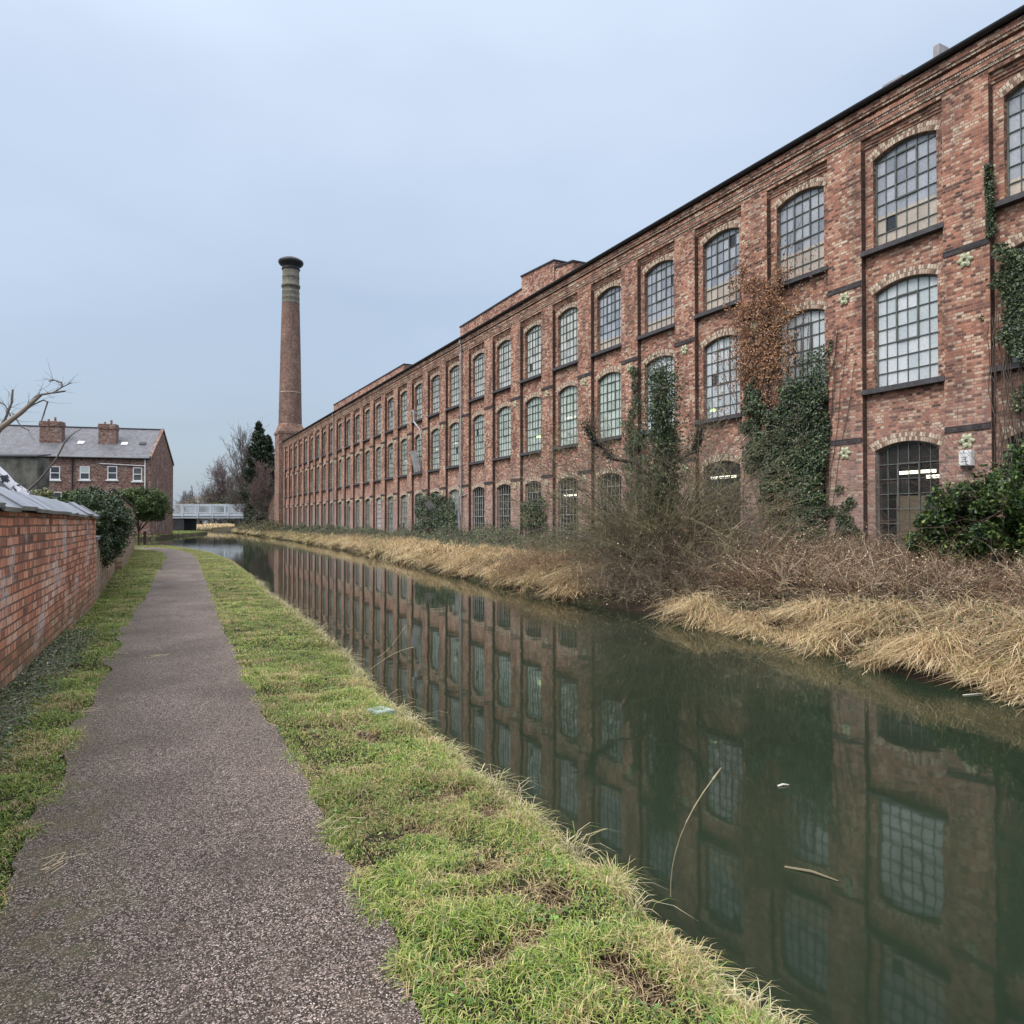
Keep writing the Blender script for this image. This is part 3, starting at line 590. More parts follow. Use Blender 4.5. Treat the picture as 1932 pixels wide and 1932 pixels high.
def leaves(buf, P, size, col, nrm=None, flat=.6, jit=.3):
    n = len(P); size = np.broadcast_to(size, (n,)); N = rng.normal(0, 1, (n, 3))
    if nrm is not None: N = N*flat+np.asarray(nrm)
    N /= np.linalg.norm(N, axis=1, keepdims=True); T = np.cross(N, rng.normal(0, 1, (n, 3))); T /= np.linalg.norm(T, axis=1, keepdims=True)+1e-9; Bn = np.cross(N, T)
    s = size[:, None]; V = np.stack([P-T*s*.55, P+Bn*s*.36-T*s*.1+N*s*.12, P+T*s*.6, P-Bn*s*.36-T*s*.1+N*s*.12], 1).reshape(-1, 3)
    base = (np.arange(n)*4)[:, None]; c = np.broadcast_to(col, (n, 3))*(1+rng.normal(0, jit, (n, 1))).clip(.35, 2.); buf.add(V, f4=base+np.array([0, 1, 2, 3]), c=np.repeat(c, 4, 0))
def blades(buf, P, H, W, col, lean=.5, ld=None, bend=1., tip=None, dk0=.34):
    n = len(P); a = rng.random(n)*2*np.pi; D = np.stack([np.cos(a), np.sin(a), 0*a], 1)
    if ld is not None: D = D*.8+np.asarray(ld); D[:, 2] = 0
    Sd = np.stack([-np.sin(a), np.cos(a), 0*a], 1); Sd = Sd+rng.normal(0, .4, (n, 3))*[1, 1, 0]; Sd /= np.linalg.norm(Sd, axis=1, keepdims=True)
    H = np.broadcast_to(H, (n,))*(.5+rng.random(n)*.9); W = np.broadcast_to(W, (n,)); ln = lean*(.2+rng.random(n)*1.4)
    up = np.array([0, 0, 1.])
    m1 = P+up*(H*.5)[:, None]+D*(H*ln*.25)[:, None]; m2 = P+up*(H*(.85-.25*np.clip(ln*bend, 0, 2)))[:, None]+D*(H*ln*.65)[:, None]; tp = P+up*(H*(1-.55*np.clip(ln*bend, 0, 1.7)))[:, None]+D*(H*ln*1.1)[:, None]
    w_ = (W/2)[:, None]; V = np.stack([P-Sd*w_, P+Sd*w_, m1-Sd*w_*.9, m1+Sd*w_*.9, m2-Sd*w_*.6, m2+Sd*w_*.6, tp], 1).reshape(-1, 3)
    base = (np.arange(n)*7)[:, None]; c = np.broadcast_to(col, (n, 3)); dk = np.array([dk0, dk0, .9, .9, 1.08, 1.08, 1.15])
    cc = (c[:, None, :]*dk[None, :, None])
    if tip is not None: cc[:, 4:, :] = cc[:, 4:, :]*.5+np.asarray(tip)*.5
    buf.add(V, f4=np.concatenate([base+[0, 1, 3, 2], base+[2, 3, 5, 4]]), f3=base+[4, 5, 6], c=cc.reshape(-1, 3))
def pal(n, cols, wts):
    c = np.array(cols)[rng.choice(len(cols), n, p=np.array(wts)/sum(wts))]; return c*(1+rng.normal(0, .14, (n, 1))).clip(.6, 1.5)
def tree(base, H, r, levels, spread=.5, up=.35, nb=4, seed=0, col=(.09, .08, .07), lenf=.62, trunk=.35, lean=(0, 0)):
    """recursive bare tree -> segment arrays (trunk part, twig part)"""
    rg = np.random.default_rng(seed); T = [[], [], [], []]; W = [[], [], [], []]
    def grow(p, d, L, r, lv):
        seg = 4 if lv > 1 else 2; dst = T if lv >= levels-1 else W; pts = []
        for s in range(seg):
            q = p+d*L/seg; r1 = r*(1-.35/seg*(1)); dst[0].append(p); dst[1].append(q); dst[2].append(r); dst[3].append(r1); r = r1; p = q; pts.append((p, d, r))
            d = d+rg.normal(0, .13, 3); d[2] += up*.12; d /= np.linalg.norm(d)
        if lv == 0: return
        k = nb if lv < levels else nb+3
        for i in range(k):
            t = rg.random() if lv < levels else trunk+rg.random()*(1-trunk); j = min(int(t*seg), seg-1); q, dd, rr = pts[j]
            nd = dd+rg.normal(0, spread, 3); nd[2] += up*.6; nd /= np.linalg.norm(nd); grow(q-dd*rg.random()*L/seg*.9, nd, L*lenf*(.65+.6*rg.random()), rr*.55, lv-1)
        grow(p, d, L*lenf, r*.8, lv-1)
    d = np.array([lean[0], lean[1], 1.]); d /= np.linalg.norm(d); grow(np.array(base, float), d, H*.42, r, levels)
    f = lambda Q: [np.array(Q[0]), np.array(Q[1]), np.array(Q[2]), np.array(Q[3])]
    return f(T), f(W)
def bare_tree(name, base, H, r, label, seed, levels=4, nb=4, group=None, col=(.085, .075, .068), tw=(.12, .10, .09), rm=.004, **k):
    t = thing(name, base, label, 'tree', group); A, W = tree((0, 0, 0), H, r, levels, seed=seed, nb=nb, **k)
    b = Buf(); b.segs(A[0], A[1], A[2], A[3], c=col, n=6); b.build('trunk', M_twig, t)
    b = Buf(); b.segs(W[0], W[1], np.maximum(W[2], rm), np.maximum(W[3], rm*.7), c=tw, n=3); b.build('crown', M_twig, t); return t

# ---------------------------------------------------------------- grass verges
GREEN = [(.14, .24, .045), (.24, .34, .065), (.37, .44, .105), (.49, .48, .18), (.62, .53, .28), (.13, .22, .10)]
def keep(P):
    """thin the sward over worn mud patches"""
    n = vn(P[:, 0], P[:, 1], .28, 11)*.5+vn(P[:, 0], P[:, 1], .11, 12)*.5
    near = np.exp(-((P[:, 1]-3.7)/1.6)**2)*(P[:, 0] > pathR(P[:, 1])+.15); md = mud(P[:, 0], P[:, 1]); return (rng.random(len(P)) > np.clip((n-.55)*8, 0, 1)*(.28+.3*near)) & (rng.random(len(P)) > .97*np.clip((md-.3)*2.4, 0, 1))
g = Buf()
def sward(ylo, yhi, xa, xb, dens, H, W, wts, seed=0, edge=None, strawedge=True):
    A = (yhi-ylo)*2.2; n = int(A*dens); y = ylo+rng.random(n)*(yhi-ylo); u = rng.random(n); x0, x1 = xa(y), xb(y); x = x0+(x1-x0)*u
    k = rng.random(n) < (x1-x0)/2.2; P = np.stack([x[k], y[k]], 1); P = P[keep(P)]; n = len(P); z = hgt(P[:, 0], P[:, 1])
    c = pal(n, GREEN, wts); dry = vn(P[:, 0], P[:, 1], .33, 21)*.45+vn(P[:, 0], P[:, 1], .12, 22)*.55; hue = vn(P[:, 0], P[:, 1], .8, 23)
    st = pal(n, [(.50, .40, .20), (.58, .47, .27), (.40, .29, .15)], [3, 2, 2]); f = np.clip((dry-.47)*2.2, 0.06, .65); f = np.maximum(f, .85*np.clip(mud(P[:, 0], P[:, 1])*2.2, 0, 1)*(rng.random(len(P)) < .8))
    if strawedge: f = np.maximum(f, .75*np.clip(1-(bankL(P[:, 1])-P[:, 0])/.28, 0, 1)*(rng.random(n)))
    k2 = rng.random(n) < f; c[k2] = st[k2]; c *= (.75+.5*hue)[:, None]
    am = np.interp(P[:, 1], [3, 10, 25], [1., .6, .25]); hh = H*(.55+am*(1.3*vn(P[:, 0], P[:, 1], .22, 24)**1.3-.3))*np.where(k2, 1.15, 1.)
    if strawedge: hh = hh*(1+1.1*np.clip(1-(bankL(P[:, 1])-P[:, 0])/.3, 0, 1))
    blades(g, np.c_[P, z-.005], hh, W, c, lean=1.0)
VR = (lambda y: pathR(y)-.04), (lambda y: bankL(y)+.04)
VL = (lambda y: -1.25+0*y), (lambda y: pathL(y)+.05)
wt = [3, 5, 4, 2.2, 1.2, 1.5]
sward(1.2, 4.5, *VR, 16000, .052, .0040, wt); sward(4.5, 9, *VR, 8500, .052, .0055, wt); sward(9, 18, *VR, 3600, .055, .009, wt); sward(18, 58, *VR, 1200, .06, .016, wt)
sward(2.5, 9, *VL, 9000, .055, .0055, [4, 5, 3, 1, .8, 1], strawedge=False); sward(9, 20, *VL, 3500, .06, .009, [4, 5, 3, 1, .6, 1], strawedge=False); sward(20, 58, *VL, 1100, .06, .016, [3, 5, 4, 1, .5, 1], strawedge=False)
# long hanging tufts at the water's edge
n = 420; y = 1.2+rng.random(n)**1.5*20; x = bankL(y)-.12+rng.random(n)*.14
k = 26; P = np.repeat(np.c_[x, y, hgt(x, y)], k, 0)+rng.normal(0, .025, (n*k, 3))*[1, 1, 0]
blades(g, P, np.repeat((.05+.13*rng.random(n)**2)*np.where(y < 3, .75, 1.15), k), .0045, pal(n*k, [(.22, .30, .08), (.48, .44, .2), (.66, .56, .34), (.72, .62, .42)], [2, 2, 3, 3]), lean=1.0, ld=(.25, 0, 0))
# broad leaved weeds among the blades, clods on the mud
n = 3800; y = 1.6+rng.random(n)**1.4*14; side = rng.random(n) < .75; x = np.where(side, pathR(y)+rng.random(n)*(bankL(y)-pathR(y)), pathL(y)-rng.random(n)*.5); k = (mud(x, y) < .3) & (vn(x, y, .3, 91) > .5); x, y = x[k], y[k]
leaves(g, np.c_[x, y, hgt(x, y)+.012+.02*rng.random(len(x))], .026, pal(len(x), [(.10, .20, .05), (.17, .28, .08), (.22, .30, .10)], [3, 3, 1]), nrm=(0, 0, 1.4), flat=.5)
cl = []
for (a, b_, ra_, rb_) in MUD: q = rng.normal(0, .5, (150, 2))*[ra_, rb_]+[a, b_]; cl.append(q)
q = np.concatenate(cl); q = q[mud(q[:, 0], q[:, 1]) > .25]; leaves(g, np.c_[q, hgt(q[:, 0], q[:, 1])+.008*rng.random(len(q))], .02, pal(len(q), [(.035, .022, .014), (.07, .048, .03), (.02, .014, .01)], [3, 2, 3]), nrm=(0, 0, .8), flat=1.)
blades(g, np.c_[q+rng.normal(0, .03, q.shape), hgt(q[:, 0], q[:, 1])], .05, .004, pal(len(q), [(.42, .32, .18), (.22, .14, .08), (.55, .44, .26)], [2, 2, 1]), lean=1.8)
tag(g.build('verge_grass', M_grass), 'short green and straw coloured grass on the verges either side of the towpath', 'grass', kind='stuff')
# seed stalks leaning over the water
stalks = [((1265, 1692), (1283, 1580), (1345, 1470)), ((712, 1240), (735, 1222), (760, 1188)), ((700, 1262), (740, 1235), (775, 1222)), ((905, 1440), (870, 1418), (842, 1412))]
for q, pts in enumerate(stalks):
    X0 = G(*pts[0], -.05); t = thing('grass_stalk', (X0[0], X0[1], -.05), ['long pale grass stalk arching over the water near the bottom of the frame', 'thin dry stalk leaning over the canal from the middle of the verge', 'second thin dry stalk just in front of it, leaning lower', 'short dead stem bent over at the edge of the bank'][q], 'grass stalk', 'stalks leaning over the canal edge')
    Zc = X0[0]*sth+X0[1]*cth; P = np.array([atZ(*p, Zc) for p in pts])-np.array(t.location); s = np.linspace(0, 1, 9)[:, None]; C = (1-s)**2*P[0]+2*s*(1-s)*(2*P[1]-.5*P[0]-.5*P[2])+s*s*P[2]
    b = Buf(); b.segs(C[:-1], C[1:], .0028, .0022, c=(.50, .42, .28)); b.build('stem', M_straw, t)
    b = Buf(); b.segs([C[-1]], [C[-1]+(C[-1]-C[-2])*.8], .006, .002, c=(.5, .42, .3), n=5); b.build('seed_head', M_straw, t)
# wall-foot litter of ivy and dead stems
g = Buf(); n = 1500; y = 3+rng.random(n)*8; x = -1.12+.04*(y-7.7)+rng.random(n)**1.5*.33; P = np.c_[x, y, .02+rng.random(n)*.07]
S = canes(P, .22, rng.normal(0, 1, (n, 3))*[1, 1, .25]+[0, 0, .15], .5, 3, .0028, pal(n, [(.16, .15, .12), (.30, .27, .20), (.10, .12, .08)], [3, 2, 2])); g.segs(*S)
n = 5200; y = 3+rng.random(n)*9; x = -1.12+.035*(y-7.7)+rng.random(n)**1.6*.4; leaves(g, np.c_[x, y, .02+rng.random(n)*.10], .026, pal(n, [(.07, .13, .04), (.15, .20, .09), (.28, .25, .16)], [4, 3, 1.6]), nrm=(.3, 0, 1))
tag(g.build('wall_foot_litter', M_leaf), 'tangle of low ivy and dead stems along the foot of the garden wall', 'undergrowth', kind='stuff')
# straw wisps and fallen leaves on the path edge
for q, (px, py) in enumerate(((170, 1345), (300, 1240), (640, 1560), (110, 1640), (690, 1390))):
    p = G(px, py); n = 9; b = Buf(); P = rng.normal(0, .045, (n, 3))*[1, 1, .1]; P[:, 2] = abs(P[:, 2])
    a = rng.normal(.3*q, .4, n); D = np.stack([np.cos(a), np.sin(a), 0*a], 1)*.10; b.segs(P-D*.5, P+D*.5, .002, .0015, c=(.55, .45, .30))
    o = b.build('dead_grass_wisp', M_straw, loc=(p[0], p[1], .022)); tag(o, ['wisp of dead straw on the left edge of the towpath', 'wisp of dead straw far up the left path edge', 'wisp of dead straw on the right edge of the towpath', 'wisp of dead straw at the lower left of the path', 'flattened dead tussock in the middle of the right verge'][q], 'straw', 'wisps of straw beside the towpath')
g = Buf(); n = 260; y = 2.2+rng.random(n)**1.5*22; x = pathL(y)-.2+rng.random(n)*(pathR(y)-pathL(y)+.9); k = rng.random(n) < np.where(np.abs(x-.2) < .5, .25, 1.); x, y = x[k], y[k]
leaves(g, np.c_[x, y, .03+.012*rng.random(len(x))], .026, pal(len(x), [(.20, .12, .06), (.34, .24, .12), (.12, .08, .05), (.45, .38, .22)], [3, 2, 2, 1]), nrm=(0, 0, 2.5), flat=.4); tag(g.build('fallen_leaves', M_leaf), 'small brown fallen leaves scattered over path and verge', 'leaves', kind='stuff')
# pale slab in the turf
p = G(716, 1344); t = thing('stone_slab', (p[0], p[1], .0), 'flat grey green stone set in the turf at the canal edge', 'stone slab', rz=.3)
b = Buf(); b.box(-.09, .09, -.10, .10, -.03, .022); b.box(-.075, .075, -.085, .085, .0225, .026); b.build('slab', plain('slab_stone', (.28, .36, .33), .8, .3, 8), t)
# floating bits
for q, (px, py, L, rz) in enumerate(((1478, 1483, .10, .3), (1530, 1650, .28, -.6), (1885, 1310, .9, .12))):
    p = G(px, py, WZ); b = Buf(); b.segs([(-L/2, 0, 0), (0, L*.06, .006)], [(0, L*.06, .006), (L/2, 0, 0)], [.007, .008], [.008, .003], c=(.62, .58, .5) if q != 1 else (.20, .17, .11), n=6)
    o = b.build('floating_twig', M_twig, loc=(p[0], p[1], WZ+.004)); o.rotation_euler.z = rz-th; tag(o, ['small pale feather-like scrap floating in mid canal', 'brown twig floating in the canal below the pale scrap', 'long pale reed stem floating beside the straw bank'][q], 'floating twig', 'bits afloat on the canal')

# ---------------------------------------------------------------- right bank straw & undergrowth
STRAW = [(.74, .58, .35), (.54, .38, .21), (.86, .73, .49), (.33, .21, .12), (.36, .35, .14)]
g = Buf()
def tuss(y0, y1, w, nt_, k, H, W, off=0., lean=1.5, wts=(2.8, 4, 2.2, 4.4, 2.4), ld=.10, clump=1.6):
    y = y0+rng.random(nt_)*(y1-y0); x = bankR(y)+off-.05+rng.random(nt_)**1.1*(w(y) if callable(w) else w)+(vn(y, 0*y, 1.1, 33)-.5)*.5*clump; z = hgt(x, y)
    ok = vn(x, y, .4, 34)*.7+vn(x, y, .15, 37)*.3 > .33; x, y, z = x[ok], y[ok], z[ok]; m_ = len(x)
    hs = H*(.35+1.3*vn(x, y, .5, 31)**1.2); P = np.repeat(np.c_[x, y, z], k, 0)+rng.normal(0, .06, (m_*k, 3))*[1, 1, 0]
    cd = pal(m_, STRAW, wts)*(.7+.6*vn(x, y, 1.2, 35))[:, None]; c = np.repeat(cd, k, 0)*.5+pal(m_*k, STRAW, wts)*.5
    a = vn(x, y, 1.0, 36)*12; dirs = np.repeat(np.stack([np.cos(a)-.35, np.sin(a), 0*a], 1), k, 0)*ld*rng.random((m_*k, 1))*2.4
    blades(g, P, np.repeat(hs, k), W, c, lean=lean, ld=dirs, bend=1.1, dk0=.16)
tuss(2.5, 11.5, lambda y: np.interp(y, [3, 6, 8, 10, 11.5], [2.7, 2.1, 1.4, .6, .3]), 2000, 18, .36, .0095)
tuss(2.5, 11.5, .4, 1000, 18, .22, .009, wts=(5, 3, 4, 1, .5))
tuss(14.8, 30, lambda y: np.interp(y, [14, 17, 30], [1.2, 2.8, 3.6]), 2100, 17, .38, .015, wts=(2.5, 4, 1.5, 4, 2))
tuss(30, 62, 3.0, 1700, 16, .5, .026, wts=(3, 4, 2, 2, 2)); tuss(62, 107, 1.6, 900, 14, .5, .05, wts=(2, 2, 1, 2, 5))
tuss(107, 150, 3., 500, 14, .7, .07, wts=(3, 3, 1, 2, 4))
n = 9000; y = 3+rng.random(n)*22; x = bankR(y)+.1+rng.random(n)*2.8; leaves(g, np.c_[x, y, hgt(x, y)+.05+rng.random(n)*.28], .045, pal(n, [(.10, .14, .05), (.16, .10, .06), (.05, .06, .03), (.30, .22, .14)], [2, 3, 2, 2])); P = np.c_[x, y, hgt(x, y)+.03+rng.random(n)*.25]; S = canes(P, .3, rng.normal(0, 1, (n, 3))*[1, 1, .35]+[0, 0, .2], .7, 4, .0045, pal(n, [(.62, .52, .36), (.34, .25, .16), (.16, .12, .09)], [2, 3, 2])); g.segs(*S)
tag(g.build('straw_sedge_grass', M_straw), 'dry straw coloured sedge flopping over the far canal bank', 'dry grass', kind='stuff')
# far straw bank past the bridge
g = Buf(); n = 2600; y = 186+rng.random(n)*22; x = -25+rng.random(n)*45; ok = (hgt(x, y) > -.3); P = np.c_[x, y, hgt(x, y)][ok]; P = np.repeat(P, 6, 0)+rng.normal(0, .4, (len(P)*6, 3))*[1, 1, 0]
blades(g, P, .8, .14, pal(len(P), STRAW, [4, 3, 3, 1, 1]), lean=.8); tag(g.build('far_bank_grass', M_straw), 'pale straw grass on the bank seen under the bridge', 'dry grass', kind='stuff')
# low green ivy / bramble ground cover along the mill foot
g = Buf(); n = 110000; y = 15+(rng.random(n)**1.25)*93; x = 17.95-rng.random(n)**1.2*np.interp(y, [15, 30, 60, 108], [4.6, 4.2, 3.0, 2.2]); keepm = x > bankR(y)+.3; x, y = x[keepm], y[keepm]
top = .12+.85*vn(x, y, 1.4, 41)*vn(x, y, .6, 42)*2.*np.clip(1-(17.9-x)/5, .25, 1); z = hgt(x, y)+rng.random(len(x))**.6*top
leaves(g, np.c_[x, y, z], np.interp(y, [15, 110], [.055, .16]), pal(len(x), [(.03, .05, .022), (.06, .085, .035), (.12, .15, .055), (.16, .12, .08), (.20, .23, .08)], [4, 4, 2, 2, 1]), nrm=(-.5, -.4, .8))
n = 9000; y = 15+rng.random(n)*92; x = 17.8-rng.random(n)*4.; S = canes(np.c_[x, y, hgt(x, y)], .9*(.4+rng.random(n)), rng.normal(0, .5, (n, 3))+[0, 0, .8], .9, 5, np.interp(y, [15, 100], [.005, .014]), pal(n, [(.15, .12, .09), (.23, .19, .13), (.09, .10, .05)], [3, 2, 2])); g.segs(*S)
tag(g.build('mill_foot_undergrowth', M_leaf), 'low dark ivy and bramble along the foot of the mill', 'undergrowth', kind='stuff')

def bramble(name, cx_, cy_, rx, ry, H, nc, ns, cols, wts, label, r=.006, leafn=0, leafc=None, lsz=.035, grp='brambles on the mill bank', cat_='bramble', L=1.5):
    t = thing(name, (cx_, cy_, float(hgt(cx_, cy_))), label, cat_, grp); a = rng.random(nc)*2*np.pi; rr = np.sqrt(rng.random(nc))
    P = np.stack([rx*rr*np.cos(a), ry*rr*np.sin(a)], 1); z = hgt(P[:, 0]+cx_, P[:, 1]+cy_)-t.location[2]; hf = H*(1-.45*rr**2)*(.6+.7*vn(P[:, 0]+cx_, P[:, 1]+cy_, .8, 51))
    D = np.stack([np.cos(a)*.35, np.sin(a)*.35, 0*a+.9], 1)+rng.normal(0, .35, (nc, 3))
    rc = r*(.7+.9*rng.random(nc)**2); S = canes(np.c_[P, z], hf*1.5*L/1.5, D, .95, 8, rc, pal(nc, cols, wts), .4); S2 = sub(S, ns, .42, r*.62, up=.1, droop=.3, seg=4, spread=.9); S3 = sub(S2, int(ns*.6), .16, r*.4, up=.1, droop=.1, seg=3, spread=1.)
    b = Buf(); b.segs(*S); b.build('stem', M_twig, t); b = Buf(); b.segs(*S2); b.segs(*S3); b.build('twigs', M_twig, t)
    if leafn:
        S4 = cat(S2, S3); i = rng.integers(0, len(S4[0]), leafn); b = Buf(); leaves(b, S4[1][i]+rng.normal(0, .02, (leafn, 3)), lsz, pal(leafn, *leafc)); b.build('foliage', M_leaf, t)
    return t
BR = [(.20, .13, .085), (.36, .25, .16), (.07, .045, .035), (.66, .54, .38)]; BW = [3.5, 3, 4, 2]
DL = ([(.16, .085, .045), (.30, .18, .10), (.07, .10, .03), (.62, .48, .34), (.04, .028, .02)], [3, 3, 2, 1.6, 2])
SPOTS = [(12.3, 12.7, 1.3, 1.4, 1.35, 'dense brown bramble thicket left of the ivy curtain'), (13.4, 11.0, 1.5, 1.2, .7, 'brown bramble thicket in front of the ivy curtain'), (14.8, 9.4, 1.4, 1.0, .3, 'low purple brown bramble below the last ground floor window'), (12.4, 8.6, 1.4, 1.0, .42, 'low brown bramble behind the straw bank'),
         (13.8, 7.2, 1.6, 1.1, .42, 'low bramble in front of the evergreen bush'), (16.0, 12.2, 1.3, 1.2, .5, 'bramble thicket against the mill pilaster foot'), (12.8, 5.6, 1.6, 1.1, .5, 'bramble at the right hand edge of the frame'), (11.4, 10.4, .9, .9, .7, 'small bramble between tree and straw bank')]
for (a, c_, rx, ry, H, lb) in SPOTS: bramble('bramble_bush', a, c_, rx, ry, H, 330, 2600, BR, BW, lb, leafn=3600, leafc=DL, L=1.5+.5*(H < .6))
# ivy-clad thorn tree on the bank
tx, ty = 11.3, 14.2; tz = float(hgt(tx, ty)); t = thing('thorn_tree', (tx, ty, tz), 'straggling bare thorn tree wrapped in ivy at the water edge', 'tree')
TR = [np.array(p) for p in [(0, 0, 0), (.05, .05, 1.2), (.25, -.05, 2.2), (.35, .0, 3.3), (.30, .1, 4.2), (.45, .3, 5.4)]]
LM = [[TR[2], np.array((-.3, .4, 3.0)), np.array((-.75, .75, 3.1)), np.array((-1.05, 1.1, 3.6)), np.array((-1.2, 1.25, 4.0))], [TR[2], np.array((.1, -.4, 2.9)), np.array((.55, -.75, 3.2)), np.array((.75, -.85, 3.75))], [TR[1], np.array((-.6, .5, 1.8)), np.array((-1.2, .9, 2.6))], [TR[1], np.array((.5, -.7, 1.7)), np.array((.9, -1.2, 2.3))]]
b = Buf(); A = []; Bq = []; r0 = []; r1 = []
for L_, ra in ((TR, .14), (LM[0], .055), (LM[1], .055)):
    for i in range(len(L_)-1): A.append(L_[i]); Bq.append(L_[i+1]); r0.append(ra*(1-i*.15)); r1.append(ra*(1-(i+1)*.15))
S0 = [np.array(A), np.array(Bq), np.array(r0), np.array(r1), np.tile((.05, .042, .036), (len(A), 1))]; b.segs(*S0, n=8); b.build('trunk', M_twig, t)
nc = 380; a = rng.random(nc)*2*np.pi; P = np.stack([.8*np.cos(a)*rng.random(nc), .8*np.sin(a)*rng.random(nc), rng.random(nc)*.9], 1)
S1 = canes(P, 2.4+2.6*rng.random(nc), np.stack([np.cos(a)*.55, np.sin(a)*.6, 0*a+.9], 1)+rng.normal(0, .28, (nc, 3)), .6, 9, .005+.010*rng.random(nc)**2, pal(nc, [(.16, .14, .09), (.24, .21, .12), (.11, .09, .07), (.30, .27, .20)], [4, 3, 3, 1]), .45)
S2 = sub(S1, 5200, .45, .0045, up=.3, droop=.15, seg=4, spread=.8); S3 = sub(S2, 6500, .2, .003, up=.1, droop=0, seg=3, spread=.9); S5 = sub(S0, 700, .7, .006, up=.4, col=(.17, .14, .1))
b = Buf(); b.segs(*S1); b.segs(*S2); b.segs(*S3); b.segs(*S5); b.build('crown', M_twig, t)
b = Buf()
def ivy_on(b, S, n, rad, size, cols, w_):
    i = rng.integers(0, len(S[0]), n); u = rng.random((n, 1)); P = S[0][i]*(1-u)+S[1][i]*u+rng.normal(0, 1, (n, 3))*rad; leaves(b, P, size, pal(n, cols, w_), nrm=(-.5, -.5, .3), flat=.8)
IV = [(.022, .042, .018), (.045, .075, .028), (.08, .12, .045), (.14, .17, .09)]; IW = [4, 4, 2, .7]
tr_ = [np.array(TR[:-1]), np.array(TR[1:])]; ivy_on(b, tr_, 12000, .20, .065, IV, IW); lm_ = [np.array([L[i] for L in LM[:2] for i in range(2, len(L)-1)]), np.array([L[i+1] for L in LM[:2] for i in range(2, len(L)-1)])]
ivy_on(b, lm_, 700, .07, .06, [(.008, .010, .008), (.03, .045, .025)], [5, 1]); i = rng.integers(0, len(S2[0]), 9000); leaves(b, S2[1][i], .036, pal(9000, [(.14, .16, .05), (.20, .22, .07), (.10, .08, .05)], [3, 2, 2])); b.build('foliage', M_leaf, t)
# second bush of pale twigs just right of the tree
bramble('hawthorn_bush', 13.6, 14.2, 1.3, 1.4, 2.3, 260, 3600, [(.17, .14, .09), (.25, .20, .14), (.12, .09, .07)], [4, 3, 3], 'tall bare hawthorn bush between the thorn tree and the ivy curtain', leafn=2500, leafc=([(.13, .14, .05), (.17, .12, .08)], [2, 2]), grp=None, cat_='bush')
bramble('hawthorn_bush', 12.6, 16.8, 1.4, 1.5, 2.0, 240, 3000, [(.16, .14, .08), (.22, .19, .12), (.12, .10, .07)], [4, 3, 3], 'bare hawthorn bush on the left side of the thorn tree', leafn=3500, leafc=([(.12, .14, .05), (.05, .08, .03)], [2, 2]), grp=None, cat_='bush')
bramble('bramble_bush', 10.7, 13.6, .9, 1.6, 1.25, 420, 4200, [(.20, .15, .11), (.13, .11, .08), (.30, .25, .17)], [3, 3, 2], 'bramble trailing into the water under the thorn tree', leafn=3000, leafc=DL)
bramble('bramble_bush', 10.9, 18.6, 1.0, 2.0, .8, 380, 3000, [(.27, .18, .12), (.34, .24, .15), (.16, .11, .08)], [3, 3, 2], 'rusty brown bramble trailing over the bank further up the canal', leafn=1500, leafc=DL)

# ---------------------------------------------------------------- climbers on the mill
def poly_on_wall(poly, n, X):
    """random points (Y,Z) inside a photo outline carried onto the wall plane"""
    Q = np.array([atX(x, y, X)[1:] for x, y in poly]); lo, hi = Q.min(0), Q.max(0); out_ = []
    while sum(map(len, out_)) < n: p = lo+rng.random((n*2, 2))*(hi-lo); out_.append(p[inside(p, Q)])
    return np.concatenate(out_)[:n]
def climber(name, polys, label, cols, w_, size=.075, thick=.16, stems=None, cat_='ivy', stemc=(.14, .11, .09), seed=0, patch=.25, rag=False):
    c0 = atX(*polys[0][0][0], XF-.02); t = thing(name, (XF, c0[1], .5), label, cat_, 'climbers on the mill wall'); off = np.array(t.location); b = Buf()
    for poly, n, th_ in polys:
        p = poly_on_wall(poly, n, XF-.05); Qp = np.array([atX(x, y, XF-.05)[1:] for x, y in list(poly)+[poly[0]]]); ed = dist(p, Qp); k = (vn(p[:, 0], p[:, 1], .22, 61+seed)*.6+vn(p[:, 0], p[:, 1], .6, 62+seed)*.4 > patch) & (ed > .7*vn(p[:, 0], p[:, 1], .35, 65+seed)**1.6*(th_ > .1)) & (rng.random(len(p)) < np.clip(.15+ed/(.5 if rag else .25), 0, 1) if th_ > .1 else True); p = p[k]; bulge = vn(p[:, 0], p[:, 1], .5, 63)
        X_ = XF-.01-rng.random(len(p))**.8*th_*(.4+bulge); P = np.c_[X_, p]-off
        leaves(b, P, size, pal(len(p), cols, w_)*(.75+.5*bulge[:, None]), nrm=(-1, -.15, .35), flat=.55)
    b.build('foliage', M_leaf, t)
    if stems:
        b = Buf()
        for (xa, ya, xb, yb, n, r) in stems:
            for _ in range(n):
                p0 = atX(xa+rng.normal(0, 9), ya, XF-.03); p1 = atX(xb+rng.normal(0, 28), yb+rng.normal(0, 25), XF-.03); s = np.linspace(0, 1, 14)[:, None]; P = p0*(1-s)+p1*s; P[:, 1] += np.cumsum(rng.normal(0, .035, 14)); P[:, 0] = XF-.02-.03*rng.random(14); P -= off
                b.segs(P[:-1], P[1:], r, r*.8, c=np.array(stemc)*(.7+.6*rng.random()))
        b.build('stem', M_twig, t)
    return t
